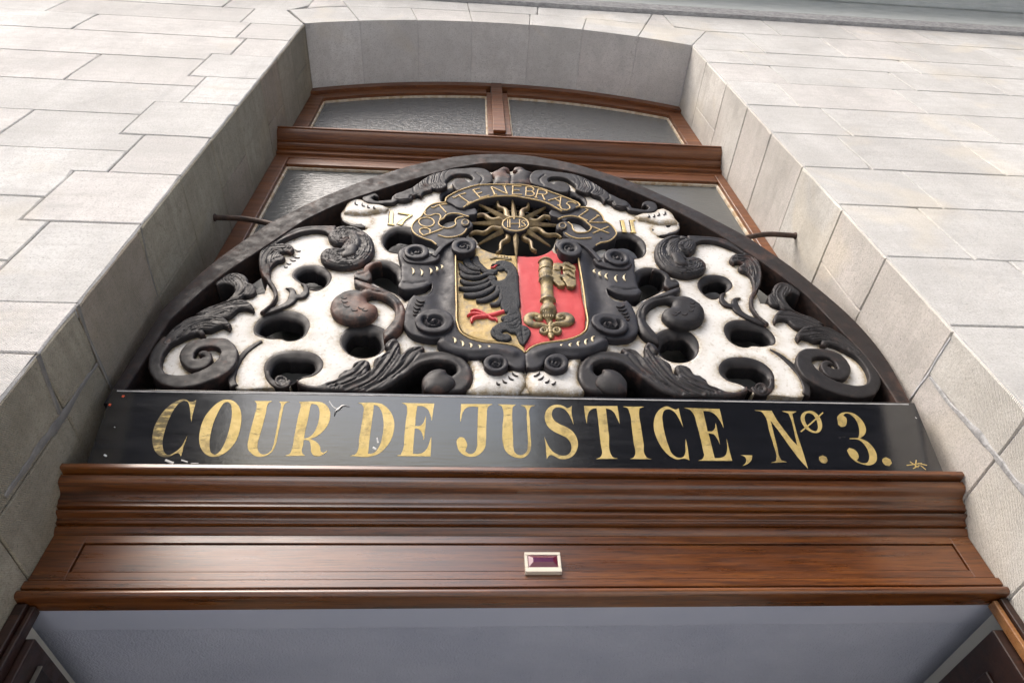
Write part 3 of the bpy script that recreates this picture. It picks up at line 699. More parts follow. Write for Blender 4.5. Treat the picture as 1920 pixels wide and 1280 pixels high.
# indicator lamp on the frieze
lp = thing('indicator_lamp', 'small ivory framed lamp with a faceted dark red lens fixed on the wooden frieze', 'lamp')
la = [(.122, 2.463), (.217, 2.463), (.217, 2.512), (.122, 2.512)]
r1 = rays([(983, 1034), (1050, 1034), (1052, 1071), (983, 1071)]); yl = 1.357
lx = [float(r[0]/r[1]*yl) for r in r1]; lz = [float(1.6+r[2]/r[1]*yl) for r in r1]
x0, x1, z1, z0 = lx[0], lx[1], lz[0], lz[3]
mb = MB(); bw = .0075
for a, b_ in (((x0, yl, z0), (x1, YP+.002, z0+.012)), ((x0, yl, z1-.008), (x1, YP+.002, z1)), ((x0, yl, z0+.012), (x0+bw, YP+.002, z1-.008)), ((x1-bw, yl, z0+.012), (x1, YP+.002, z1-.008))): mb.box(a, b_)
mb.box((x0+.002, YP-.006, z0+.002), (x1-.002, YP+.0015, z1-.002)); mb.build('housing', M_IVORY, lp, bevel=.0016)
a0, a1, c0, c1 = x0+bw+.0005, x1-bw-.0005, z0+.0125, z1-.0085; yy = yl+.002; q = .011; pk = yl-.005
obj('lens', [(a0+q, pk, c0+.010), (a1-q, pk, c0+.010), (a1-q, pk, c1-.010), (a0+q, pk, c1-.010)], [(0, 1, 2, 3)], M_LENS, lp, False)
obj('lens_facet', [(a0, yy, c0), (a1, yy, c0), (a1, yy, c1), (a0, yy, c1), (a0+q, pk, c0+.010), (a1-q, pk, c0+.010), (a1-q, pk, c1-.010), (a0+q, pk, c1-.010)],
    [(0, 1, 5, 4), (1, 2, 6, 5), (2, 3, 7, 6), (3, 0, 4, 7)], M_LENS2, lp, False)

# ================================================================== VESTIBULE behind the open door
cei = thing('vestibule_ceiling', 'blue grey stippled plaster ceiling seen through the open doorway', 'ceiling')
mb = MB(); mb.box((XL-.3, 1.4105, 2.3865), (XR+.3, 1.4965, 2.46)); mb.build('ceiling_border', M_BEAM, cei)
mb = MB(); mb.box((XL-.3, 1.497, 2.390), (XR+.3, 4.5, 2.47)); mb.build('plaster', M_CEIL, cei)
vw = thing('vestibule_wall', 'cream painted vestibule walls inside the doorway behind the open doors', 'wall')
mb = MB(); mb.box((XR+.006, 1.4175, 0.02), (XR+.1, 4.5, 2.386)); mb.build('side_wall', M_CREAM, vw)
mb = MB(); mb.box((XL-.1, 1.4175, 0.02), (XL-.006, 4.5, 2.386)); mb.build('side_wall', M_CREAM, vw)
mb = MB(); mb.box((XL-.1, 4.5, 0.02), (XR+.1, 4.6, 2.5)); mb.build('end_wall', M_CREAM, vw)
def leaf(xa, xb, label, side):
    d = thing('door_leaf', label, 'door', 'door leaves folded back inside the doorway')
    mb = MB(); mb.box((xa, 1.415, .03), (xb, 2.35, 2.326)); mb.build('leaf', M_WOODD, d, bevel=.003)
    xf = xb if side < 0 else xa; s = -side
    mb = MB()
    for z0, z1 in ((.3, .9), (1.05, 1.75), (1.86, 2.27)):
        mb.box((min(xf, xf+s*.008), 1.50, z0), (max(xf, xf+s*.008), 2.26, z1))
    mb.build('leaf_panel', M_WOODD, d, bevel=.006)
    return d
dl = leaf(-.925, -.885, 'dark wooden door leaf folded back at lower left with a small plaque', -1)
dr = leaf(1.25, 1.29, 'dark wooden door leaf folded back at lower right', 1)
def post(x0, x1, label, s):
    d = thing('door_post', label, 'door frame', 'wooden door posts')
    mb = MB(); mb.box((x0, 1.376, 0), (x1, 1.414, 2.3835)); mb.build('post', M_WOODD, d, bevel=.003)
    xa, xb = (x1+.001, x1+.014) if s < 0 else (x0-.014, x0-.001)
    mb = MB(); mb.box((xa, 1.385, 0), (xb, 1.412, 2.3825)); mb.build('stop_bead', M_WOODO if s > 0 else M_WOODD, d, bevel=.003)
post(XL+.001, -.915, 'brown wooden door post against the left stone jamb', -1)
post(1.285, XR-.001, 'brown wooden door post with painted orange edge highlight against the right stone jamb', 1)
# plaque on the left leaf
plq = thing('door_plaque', 'small dark plaque with thin bright edges on the left door leaf', 'plaque')
pr = rays([(65, 1185), (50, 1211), (67, 1241), (82, 1215)]); xp = -.872; yy = [float(r[1]*xp/r[0]) for r in pr]; zz = [float(1.6+r[2]*xp/r[0]) for r in pr]
ya, yb, za, zb = min(yy), max(yy), min(zz), max(zz)
ya, yb, za, zb = 1.47, 1.60, 2.19, 2.29
mb = MB(); mb.box((-.8845, ya, za), (-.876, yb, zb)); mb.build('plate', M_BLK, plq, bevel=.001)
mb = MB(); mb.box((-.8835, ya-.003, za-.003), (-.8745, ya-.0002, zb+.003)); mb.box((-.8835, ya, za-.003), (-.8745, yb, za-.0002)); mb.build('plate_edge', M_BRASS, plq)

# ================================================================== LETTERED BOARD
brd = thing('lettered_board', 'glossy black board lettered in gold standing on the door cornice', 'sign')
bp = BRD.uv([(161, 872), (1759, 884), (1712, 757), (214, 726)], 0.); vb = 0.0; vt = float((bp[2, 1]+bp[3, 1])/2)
bx0, bx1 = float((bp[0, 0]+bp[3, 0])/2), float((bp[1, 0]+bp[2, 0])/2)
P = np.array([(bx0, vb), (bx1+.010, vb), (bx1+.010, vt), (bx0-.003, vt)])
def flat_solid(name, P, h0, h1, m, parent, pl, bevel=.002):
    n = len(P); V = list(pl.p3(P, h1))+list(pl.p3(P, h0)); Fc = [tuple(range(n)), tuple(range(n, 2*n))[::-1]]+[(j, i, n+i, n+j) for i in range(n) for j in [(i+1) % n]]
    o = obj(name, V, Fc, m, parent, False)
    if bevel:
        b = o.modifiers.new('b', 'BEVEL'); b.width = bevel; b.segments = 2; b.limit_method = 'ANGLE'; b.harden_normals = True
        for p in o.data.polygons: p.use_smooth = True
    return o
flat_solid('board', P, -.026, 0., M_BOARD, brd, BRD, .0015)
Pm = np.array([(bx0+.01, vt-.008), (bx1-.01, vt-.008), (bx1-.01, vt-.0045), (bx0+.01, vt-.0045)]); flat_solid('top_line', Pm, 0., .0012, M_CORN2, brd, BRD, 0)
LET = [
 ('T1', 'C', [(722, 72), (700, 85), (660, 95), (620, 92), (590, 70), (545, 60), (490, 72), (400, 115), (300, 195), (210, 310), (145, 440), (118, 560), (120, 680), (150, 770), (210, 835), (290, 860), (350, 855), (420, 815), (470, 800), (495, 820), (510, 850), (530, 790), (545, 720), (570, 650), (600, 560), (555, 650), (520, 710), (470, 760), (420, 795), (370, 825), (330, 830), (285, 800), (262, 740), (255, 650), (275, 540), (310, 420), (360, 300), (420, 190), (490, 110), (550, 78), (600, 90), (625, 140), (640, 220), (645, 300), (655, 375), (668, 290), (690, 200), (710, 130)], None),
 ('T1', 'O', [(1160, 65), (1230, 80), (1300, 140), (1340, 230), (1348, 340), (1330, 470), (1290, 600), (1220, 710), (1120, 800), (1010, 850), (930, 852), (850, 815), (790, 740), (765, 640), (770, 520), (800, 400), (850, 290), (930, 190), (1020, 110), (1100, 70)], [(1150, 95), (1195, 120), (1215, 200), (1215, 300), (1190, 430), (1150, 580), (1100, 700), (1030, 800), (980, 828), (930, 800), (910, 740), (908, 640), (925, 520), (960, 390), (1010, 270), (1070, 160), (1110, 110)]),
 ('T1', 'U', [(1530, 85), (1775, 85), (1730, 108), (1705, 150), (1690, 230), (1640, 430), (1600, 570), (1572, 680), (1575, 750), (1600, 800), (1640, 822), (1700, 815), (1755, 775), (1790, 700), (1812, 600), (1850, 400), (1878, 240), (1897, 150), (1895, 120), (1871, 92), (2018, 92), (1965, 110), (1940, 141), (1920, 222), (1883, 406), (1850, 560), (1825, 680), (1790, 760), (1720, 825), (1640, 852), (1560, 850), (1490, 810), (1445, 760), (1435, 690), (1450, 600), (1500, 400), (1535, 270), (1560, 150), (1555, 110)], None),
 ('T2', 'R', [(245, 78), (420, 75), (500, 85), (555, 120), (590, 180), (592, 260), (565, 340), (510, 410), (440, 465), (370, 492), (440, 530), (480, 580), (495, 640), (520, 650), (575, 620), (520, 665), (460, 688), (410, 680), (385, 650), (375, 570), (355, 515), (330, 505), (295, 505), (290, 560), (275, 620), (285, 660), (310, 682), (85, 685), (140, 660), (165, 600), (190, 470), (215, 340), (240, 220), (262, 130), (262, 100)], [(385, 100), (430, 105), (465, 140), (475, 200), (465, 290), (440, 370), (400, 440), (345, 480), (300, 490), (310, 420), (335, 310), (360, 190), (375, 120)]),
 ('T2', 'D', [(905, 90), (1090, 88), (1170, 100), (1240, 150), (1290, 220), (1315, 310), (1310, 400), (1280, 500), (1220, 590), (1140, 660), (1060, 688), (815, 685), (880, 665), (910, 610), (920, 500), (945, 350), (965, 220), (970, 140), (950, 105)], [(1085, 110), (1130, 125), (1170, 180), (1190, 260), (1195, 360), (1180, 470), (1150, 570), (1100, 640), (1050, 662), (1020, 660), (1030, 560), (1050, 400), (1070, 250), (1082, 150)]),
 ('T2', 'E', [(1400, 90), (1765, 97), (1750, 200), (1738, 290), (1720, 220), (1690, 160), (1640, 128), (1575, 122), (1560, 220), (1550, 350), (1600, 348), (1640, 320), (1660, 270), (1672, 230), (1668, 330), (1658, 430), (1648, 510), (1635, 450), (1610, 400), (1575, 378), (1547, 375), (1535, 500), (1525, 660), (1580, 665), (1650, 640), (1690, 590), (1715, 520), (1732, 465), (1730, 570), (1722, 690), (1340, 685), (1390, 670), (1415, 610), (1430, 450), (1445, 300), (1460, 170), (1450, 115)], None),
 ('T3', 'J', [(180, 125), (620, 128), (570, 150), (545, 190), (538, 280), (530, 450), (525, 640), (515, 720), (470, 790), (400, 840), (320, 855), (230, 835), (160, 780), (125, 690), (125, 620), (160, 585), (210, 590), (250, 640), (265, 700), (245, 755), (240, 780), (280, 810), (330, 815), (370, 790), (395, 740), (405, 600), (410, 400), (418, 165), (300, 162), (240, 190), (205, 240), (185, 320), (172, 380), (168, 300), (178, 200)], None),
 ('T3', 'U', [(690, 130), (940, 135), (900, 165), (890, 230), (893, 400), (900, 600), (905, 720), (930, 800), (980, 830), (1040, 825), (1090, 780), (1105, 700), (1100, 500), (1090, 300), (1085, 200), (1060, 165), (1005, 142), (1210, 145), (1150, 165), (1130, 200), (1132, 350), (1140, 550), (1150, 700), (1135, 780), (1090, 840), (1020, 872), (940, 865), (860, 830), (790, 760), (762, 670), (755, 450), (760, 200), (745, 160)], None),
 ('T3', 'S', [(1715, 150), (1710, 240), (1725, 330), (1740, 410), (1710, 340), (1670, 260), (1610, 195), (1540, 170), (1480, 180), (1445, 225), (1440, 290), (1470, 350), (1540, 400), (1640, 445), (1730, 510), (1780, 590), (1800, 680), (1780, 770), (1720, 850), (1630, 885), (1540, 880), (1460, 840), (1420, 830), (1390, 850), (1370, 885), (1360, 800), (1355, 700), (1335, 580), (1360, 640), (1400, 720), (1460, 790), (1540, 830), (1620, 840), (1680, 810), (1710, 740), (1700, 670), (1650, 600), (1560, 550), (1460, 500), (1380, 430), (1345, 350), (1345, 260), (1380, 190), (1450, 145), (1530, 135), (1600, 155), (1650, 185), (1690, 170)], None),
 ('T4', 'T', [(90, 125), (465, 125), (480, 220), (492, 325), (460, 260), (430, 200), (390, 165), (335, 150), (350, 280), (370, 450), (395, 670), (410, 695), (470, 715), (225, 720), (270, 700), (290, 670), (280, 560), (265, 430), (250, 280), (232, 150), (190, 155), (150, 185), (130, 240), (122, 320), (105, 240)], None),
 ('T4', 'I', [(530, 130), (765, 132), (715, 150), (710, 200), (730, 350), (760, 540), (780, 680), (800, 705), (850, 722), (610, 718), (650, 700), (665, 670), (650, 540), (630, 380), (600, 190), (585, 155)], None),
 ('T4', 'C', [(1155, 150), (1170, 220), (1205, 360), (1160, 270), (1110, 195), (1050, 160), (1000, 170), (975, 220), (978, 320), (1000, 440), (1040, 570), (1090, 670), (1150, 705), (1200, 700), (1230, 650), (1232, 570), (1235, 495), (1250, 560), (1275, 735), (1245, 720), (1200, 715), (1140, 725), (1060, 690), (980, 610), (910, 490), (878, 380), (880, 280), (910, 200), (960, 150), (1030, 130), (1080, 150), (1120, 165)], None),
 ('T4', 'E', [(1220, 145), (1615, 158), (1635, 240), (1662, 370), (1620, 290), (1560, 215), (1500, 185), (1430, 180), (1455, 290), (1480, 410), (1530, 408), (1560, 380), (1572, 315), (1590, 400), (1620, 555), (1590, 490), (1550, 440), (1490, 430), (1520, 550), (1560, 710), (1620, 708), (1680, 680), (1702, 610), (1695, 495), (1720, 600), (1758, 740), (1375, 738), (1420, 720), (1440, 690), (1430, 620), (1395, 460), (1360, 330), (1320, 210), (1280, 165)], None),
 ('T5', ',', [(45, 505), (150, 508), (145, 545), (110, 585), (60, 605), (90, 575), (95, 545), (80, 520)], None),
 ('T5', 'N', [(172, 92), (330, 97), (370, 170), (450, 280), (520, 370), (568, 420), (550, 340), (510, 180), (485, 120), (425, 100), (560, 103), (520, 125), (535, 200), (570, 330), (610, 450), (665, 630), (600, 560), (500, 430), (400, 290), (318, 185), (340, 270), (380, 430), (405, 530), (420, 555), (470, 570), (325, 575), (370, 555), (375, 530), (350, 420), (310, 290), (270, 150), (240, 110)], None),
 ('T5', 'o', [(660, 100), (710, 102), (760, 140), (790, 200), (792, 260), (760, 298), (710, 298), (650, 265), (610, 210), (600, 150), (620, 115)], [(660, 118), (700, 125), (735, 165), (755, 220), (755, 265), (735, 285), (700, 275), (660, 235), (635, 180), (638, 140)]),
 ('T5', '/', [(595, 285), (690, 205), (800, 108), (808, 118), (700, 215), (605, 293)], None),
 ('T5', '.', [(768, 520), (800, 507), (835, 525), (845, 560), (825, 582), (790, 575), (770, 550)], None),
 ('T5', '3', [(940, 190), (935, 160), (960, 125), (1010, 110), (1080, 120), (1140, 160), (1185, 220), (1200, 280), (1180, 325), (1145, 350), (1210, 380), (1270, 440), (1300, 510), (1290, 570), (1240, 598), (1170, 590), (1100, 560), (1050, 510), (1025, 460), (1045, 440), (1085, 450), (1125, 490), (1132, 530), (1115, 555), (1160, 578), (1210, 575), (1230, 540), (1225, 480), (1195, 420), (1140, 368), (1050, 357), (1050, 350), (1130, 348), (1140, 300), (1130, 230), (1100, 170), (1050, 125), (1010, 122), (990, 140), (1015, 160), (1022, 200), (1005, 240), (970, 245), (945, 225)], None),
 ('T5', '.', [(1355, 540), (1385, 525), (1425, 545), (1440, 580), (1415, 607), (1375, 595), (1355, 570)], None)]
def flat_carve(name, poly, holes, m, parent, h, pl, back):
    Pp = ccw(poly); Hs = [ccw(q) for q in holes]; allp = [Pp]+Hs; pts = np.concatenate(allp); ed = []; o = 0
    for R in allp:
        n = len(R); ed += [(o+i, o+(i+1) % n) for i in range(n)]; o += n
    r = geometry.delaunay_2d_cdt([Vector(p) for p in pts], ed, [], 0, 1e-7, True)
    V2 = np.array([tuple(v) for v in r[0]]); Fc = np.array([f for f in r[2] if len(f) == 3]); cen = V2[Fc].mean(1); k = inside(cen, Pp)
    for q in Hs: k &= ~inside(cen, q)
    Fc = Fc[k]; a = V2[Fc]; ar = (a[:, 1, 0]-a[:, 0, 0])*(a[:, 2, 1]-a[:, 0, 1])-(a[:, 1, 1]-a[:, 0, 1])*(a[:, 2, 0]-a[:, 0, 0]); Fc[ar < 0] = Fc[ar < 0][:, ::-1]
    V3 = list(pl.p3(V2, h)); ec = {(int(f[i]), int(f[(i+1) % 3])) for f in Fc for i in range(3)}; bd = [e for e in ec if (e[1], e[0]) not in ec]; bi = {}
    for e in bd:
        for v_ in e:
            if v_ not in bi: bi[v_] = len(V3); V3.append(pl.p3(V2[v_:v_+1], back)[0])
    return obj(name, V3, [tuple(f) for f in Fc]+[(e[1], e[0], bi[e[0]], bi[e[1]]) for e in bd], m, parent, False)
for w, ch, out, inn in LET:
    Pp = crom(BRD.uv(W(w, out), .0008), step=.003, corner=50); Hs = [crom(BRD.uv(W(w, inn), .0008), step=.003)] if inn else []
    flat_carve('letter', Pp, Hs, M_LET, brd, .0008, BRD, -.001)
sm = MB()
for a, b in (((1700, 872), (1728, 868)), ((1706, 865), (1722, 876)), ((1718, 862), (1716, 876)), ((1722, 868), (1738, 872)), ((1726, 872), (1736, 880)), ((1712, 878), (1724, 872))): stroke(sm, [a, b], .0012, .0002, .0005, BRD, 'flat')
sm.build('signature', M_LET, brd)
sm = MB()
for pts, w_ in (([(617, 752), (628, 765), (640, 768), (633, 764)], .002), ([(310, 862), (325, 868)], .004), ([(340, 862), (352, 866)], .0025), ([(372, 868), (358, 868)], .0016), ([(699, 838), (705, 842)], .004), ([(707, 820), (709, 830)], .003), ([(195, 852), (200, 855)], .003), ([(214, 800), (216, 801)], .0012), ([(1716, 782), (1719, 784)], .0015)):
    sm = MB(); stroke(sm, pts, w_*.7, .0004, .0008, BRD); sm.build('paint_flake', M_FLAKE, brd)
sm = MB()
for x, y in ((231, 742), (206, 758)): sm = MB(); stroke(sm, [(x-2, y), (x+2, y+1)], .003, .0004, .0008, BRD); sm.build('paint_spot', M_SPOT, brd)
sm = MB(); stroke(sm, [(627, 780), (630, 771), (637, 766), (642, 761), (655, 762)], [.001, .003, .004, .003, .0008], .0003, .002, BRD); sm.build('peeling_paint', M_BOARD, brd, True)

# ================================================================== CARVED COAT OF ARMS
rel = thing('coat_of_arms', 'semicircular carved and painted coat of arms above the gold lettered board', 'carving')
R_ = REL
def uvw(w, pts, h): return R_.uv(W(w, pts), h)
# ---- outer arch rim
outer = [(193, 756), (205, 735), (250, 665), (304, 578), (384, 504), (500, 420), (600, 371), (700, 332), (775, 309), (850, 293.5), (905, 289), (950, 288.5), (998, 292), (1068, 305), (1120, 319.5), (1190, 343), (1232, 361), (1314, 398), (1404, 445), (1500, 512), (1522, 530), (1596, 594), (1635, 636), (1664, 675), (1711, 760), (1723, 781)]
inner = [(219, 756), (232, 735), (266, 682), (318, 600), (405, 524), (488, 468), (572, 412), (640, 380), (715, 355), (775, 336), (850, 315), (905, 306), (950, 305), (998, 309), (1068, 321), (1115, 333), (1185, 358), (1225, 375), (1305, 415), (1392, 466), (1470, 520), (1510, 550), (1580, 622), (1620, 664), (1645, 697), (1684, 757), (1697, 780)]
HF = .035
def arc_line(px, h): 
    P = R_.uv(px, h); return crom(P, False, .02, corner=11)
def resamp(P, n):
    s = np.r_[0, np.cumsum(np.linalg.norm(np.diff(P, axis=0), axis=1))]; t = np.linspace(0, s[-1], n); return np.c_[np.interp(t, s, P[:, 0]), np.interp(t, s, P[:, 1])]
no = 140; Oo = resamp(arc_line(outer, HF), no); Ii = resamp(arc_line(inner, HF), no)
wob = vnoise(Oo, .02, 4)*.0006
V = []
HB = -.085
for i in range(no):
    o_, i_ = Oo[i], Ii[i]; e = (o_-i_)/np.linalg.norm(o_-i_); w_ = wob[i]
    for uv, h in ((o_-e*.004, HB), (o_, HB+.004), (o_+e*w_, HF-.006), (o_-e*.0025, HF+w_), (o_-e*.022*0-(o_-i_)*.5, HF+.002+w_), (i_+e*.0025, HF+w_), (i_, HF-.004), (i_+e*.002, HB)): V.append(R_.p3(uv, h)[0])
Fc = [(i*8+k, i*8+(k+1) % 8, i*8+8+(k+1) % 8, i*8+8+k) for i in range(no-1) for k in range(8)]+[tuple(range(8)), tuple((no-1)*8+k for k in range(8))[::-1]]
obj('arch_rim', V, Fc, M_BRN2 if False else m_black('rim paint', .3, (.085, .045, .032), base=(.007, .0064, .007), rough=.6), rel, True, 30)
# board under the carving (base of the frame)
b0 = Oo[0]; b1 = Oo[-1]
flat_solid('base_rail', np.array([(b0[0]+.02, -.05), (b1[0]-.02, -.05), (b1[0]-.03, .004), (b0[0]+.03, .004)]), HB, -.012, M_BLK, rel, R_)

# ---- ground panel
GL = (uvw('C', [(1590, 1192), (1500, 1192), (1180, 1192), (1125, 1150), (1150, 1040), (1100, 930), (1000, 885), (860, 875), (760, 885), (640, 985), (480, 1100), (300, 1150), (0, 1150), (-160, 1105)], 0.),
      uvw('A', [(1100, 1135), (1075, 1190), (900, 1197), (700, 1190), (672, 1130), (690, 1060), (660, 1040), (560, 1130), (430, 1165), (300, 1170), (190, 1135), (140, 1060), (135, 980), (180, 890), (270, 815), (400, 745), (520, 690), (600, 640), (700, 605), (790, 590), (850, 558), (900, 550)], 0.),
      uvw('B', [(185, 880), (150, 830), (145, 760), (165, 690), (210, 640), (300, 600), (400, 560), (520, 545), (620, 545), (750, 540), (860, 552), (880, 540), (780, 518), (705, 480), (695, 445), (722, 402), (745, 366), (800, 350), (900, 372), (1030, 365), (1100, 335), (1200, 275), (1300, 222)], 0.),
      uvw('D', [(180, 345), (270, 290), (400, 230), (600, 210), (740, 230), (800, 230), (870, 200), (925, 225), (935, 228)], 0.))
GL = np.concatenate(GL); GL = crom(GL, False, .006)
HOLES_L = {
 'a': ('B', [(360, 868), (375, 835), (420, 808), (490, 798), (560, 808), (605, 838), (622, 870), (610, 915), (575, 950), (530, 970), (490, 965), (455, 935), (400, 910)]),
 'b': ('A', [(828, 800), (840, 760), (880, 715), (950, 683), (1040, 670), (1120, 680), (1180, 710), (1210, 755), (1205, 800), (1170, 850), (1110, 875), (1060, 878), (1010, 862), (950, 862), (890, 850), (840, 830)]),
 'c': ('A', [(905, 1090), (910, 1030), (955, 980), (1030, 952), (1120, 945), (1210, 955), (1270, 985), (1297, 1030), (1285, 1075), (1235, 1110), (1160, 1128), (1120, 1150), (1090, 1170), (1010, 1170), (940, 1150)]),
 'd': ('C', [(158, 800), (165, 740), (210, 690), (280, 662), (350, 655), (430, 665), (495, 695), (520, 740), (520, 800), (490, 860), (430, 900), (350, 915), (270, 905), (200, 870)]),
 'e': ('C', [(340, 245), (352, 205), (400, 175), (470, 162), (550, 172), (610, 205), (640, 245), (645, 340), (700, 400), (720, 440), (660, 480), (600, 430), (520, 395), (430, 350), (370, 320)]),
 'f': ('B', [(972, 630), (980, 590), (1020, 555), (1090, 532), (1170, 540), (1230, 570), (1260, 620), (1240, 680), (1180, 710), (1100, 716), (1020, 702), (985, 672)]),
 'g': ('D', [(360, 435), (368, 400), (410, 372), (480, 355), (560, 375), (580, 430), (540, 480), (470, 500), (400, 490), (370, 465)]),
}
HL = {k: crom(uvw(w, p, 0.), step=.006) for k, (w, p) in HOLES_L.items()}
HRt = {k: crom(mir(v[::3]), step=.006) for k, v in HL.items()}
SUN = crom(uvw('D', [(590, 500), (700, 448), (820, 425), (930, 420), (1050, 432), (1150, 460), (1260, 510), (1330, 570), (1360, 640), (1330, 720), (1290, 770), (1250, 850), (1150, 900), (975, 925), (800, 905), (700, 850), (640, 760), (590, 720), (560, 640), (565, 560)], 0.), step=.008)
lch = GL; rch = mir(GL)[::-1]
ground = np.concatenate([lch, rch[1:]])
ground = ground[np.r_[True, np.linalg.norm(np.diff(ground, axis=0), axis=1) > 2e-4]]
hall = [v for v in HL.values()]+[v for v in HRt.values()]+[SUN]
def gbase(V2): return .006*vnoise(V2, .16, 11)+.003*vnoise(V2, .05, 12)
sp1 = uvw('A', [(300, 960), (330, 930), (420, 880)], 0)
# ---- hole collars
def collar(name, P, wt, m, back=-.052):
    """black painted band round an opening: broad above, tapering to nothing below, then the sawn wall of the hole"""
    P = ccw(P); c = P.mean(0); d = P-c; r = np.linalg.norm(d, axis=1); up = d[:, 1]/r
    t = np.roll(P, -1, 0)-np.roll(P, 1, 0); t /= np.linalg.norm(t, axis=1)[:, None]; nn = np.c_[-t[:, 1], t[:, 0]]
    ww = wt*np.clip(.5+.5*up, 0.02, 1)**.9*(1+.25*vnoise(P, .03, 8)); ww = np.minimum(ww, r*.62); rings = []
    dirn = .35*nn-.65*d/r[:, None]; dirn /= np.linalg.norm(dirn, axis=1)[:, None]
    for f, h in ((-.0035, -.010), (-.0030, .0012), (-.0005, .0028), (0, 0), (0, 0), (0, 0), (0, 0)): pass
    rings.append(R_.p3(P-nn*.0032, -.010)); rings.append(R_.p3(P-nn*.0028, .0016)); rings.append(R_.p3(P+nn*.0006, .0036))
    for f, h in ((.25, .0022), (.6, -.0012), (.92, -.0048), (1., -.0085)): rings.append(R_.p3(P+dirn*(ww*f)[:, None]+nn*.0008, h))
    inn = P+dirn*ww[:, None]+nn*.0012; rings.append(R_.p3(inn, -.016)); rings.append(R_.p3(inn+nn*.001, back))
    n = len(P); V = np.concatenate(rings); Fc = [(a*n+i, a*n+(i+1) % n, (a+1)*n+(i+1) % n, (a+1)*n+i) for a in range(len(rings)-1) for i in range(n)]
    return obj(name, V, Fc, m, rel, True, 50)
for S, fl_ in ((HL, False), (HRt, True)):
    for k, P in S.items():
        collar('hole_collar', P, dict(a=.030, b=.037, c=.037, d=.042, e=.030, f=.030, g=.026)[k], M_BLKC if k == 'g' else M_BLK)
# sun recess
n = len(SUN); Sc = ccw(SUN); V = np.concatenate([R_.p3(Sc, .004), R_.p3(Sc, -.065)]); 
obj('recess_wall', V, [(i, (i+1) % n, n+(i+1) % n, n+i) for i in range(n)], M_BLK, rel, True)
flat_carve('recess_back', Sc, [], M_DARK, rel, -.066, R_, -.070)

# ---- generic pair builder (left traced, right mirrored through the survey points)
def pair(name, w, pts, m, mR=None, lines=(), raw=False, st=None, **k):
    h = k.get('h0', .01)+.6*k.get('dome', .01)
    P = R_.uv(pts if raw else W(w, pts), h); P = crom(P, step=.0045, corner=58)
    gl = [(crom(R_.uv(W(w, l[0]), h), False, .006), l[1], l[2]) for l in lines]
    gr = [(a_, b_*.8, c_*.62) if c_ < .007 else (a_, b_, c_) for a_, b_, c_ in gl]; rd = []
    sl_ = [(gl[i][0], .0042, lam) for i, lam in (st or ())]; sr_ = [(mir(a_), b_, c_) for a_, b_, c_ in sl_]
    if st: k.setdefault('g', .0034); k['g'] = min(k['g'], .0034)
    a = carve(name, P, m, rel, grooves=gr, ridges=rd, ready=True, strie=sl_, **k)
    Q = mir(P); b = carve(name, Q, mR or m, rel, grooves=[(mir(l[0]), l[1], l[2]) for l in gr], ridges=[(mir(l[0]), l[1], l[2]) for l in rd], ready=True, strie=sr_, **k)
    return a, b
G1, G2 = .004, .0035
def vein(pts, d=.005, w=.0045): return (pts, d, w)
# leaves at the lower corners
pair('acanthus_leaf', 'A', [(420, 690), (500, 645), (580, 618), (650, 585), (685, 545), (690, 510), (660, 488), (610, 482), (572, 498), (560, 478), (590, 440), (640, 415), (705, 405), (755, 418), (785, 445), (790, 470), (822, 484), (838, 512), (834, 545), (795, 565), (760, 562), (740, 582), (690, 592), (640, 602), (560, 645), (470, 692)], M_BLK,
     lines=[vein([(480, 670), (600, 620), (700, 560), (740, 490), (700, 440)]), vein([(560, 640), (680, 590), (760, 530), (790, 490)]), vein([(600, 625), (700, 588), (800, 560)], .003)], st=[(0, .009)], h0=.014, dome=.012, dw=.022, back=-.055)
pair('acanthus_leaf', 'A', [(330, 790), (370, 740), (440, 695), (520, 655), (600, 622), (680, 597), (760, 590), (805, 615), (828, 650), (822, 668), (770, 652), (722, 655), (690, 680), (655, 705), (635, 712), (560, 715), (450, 760)], M_BLK,
     lines=[vein([(380, 760), (500, 690), (640, 640), (780, 625)]), vein([(420, 770), (540, 715), (700, 640)], .003), vein([(400, 735), (520, 670), (680, 612), (740, 606)], .003)], st=[(0, .009)], h0=.018, dome=.012, dw=.022, back=-.055)
pair('acanthus_leaf', 'A', [(225, 830), (300, 760), (400, 705), (500, 692), (600, 700), (642, 727), (668, 770), (655, 788), (612, 765), (570, 778), (530, 797), (480, 797), (490, 822), (460, 834), (430, 820), (380, 834), (320, 862), (260, 895), (210, 950), (180, 900)], M_BLK,
     lines=[vein([(240, 880), (330, 800), (450, 745), (630, 745)]), vein([(300, 840), (400, 770), (560, 720)]), vein([(300, 855), (400, 800), (470, 795)], .004), vein([(280, 800), (400, 730), (520, 705)], .003)], st=[(0, .010)], h0=.022, dome=.014, dw=.024, back=-.055)
# great scroll
big = ribbon('A', [(236, 860, 36), (185, 920, 40), (152, 985, 43), (148, 1060, 45), (190, 1120, 42), (280, 1148, 44), (390, 1142, 44), (490, 1112, 46), (580, 1065, 54), (640, 1010, 62), (655, 950, 62), (620, 900, 48), (570, 884, 34), (510, 882, 30), (440, 896, 33), (388, 930, 44), (368, 985, 52), (398, 1026, 40), (445, 1030, 36), (495, 1010, 34), (512, 978, 27), (495, 957, 20), (468, 953, 13), (446, 962, 8)])
pair('great_scroll', 'A', big, M_BRN2, M_BLK, raw=True, h0=.026, dome=.008, dw=.014, back=-.055)
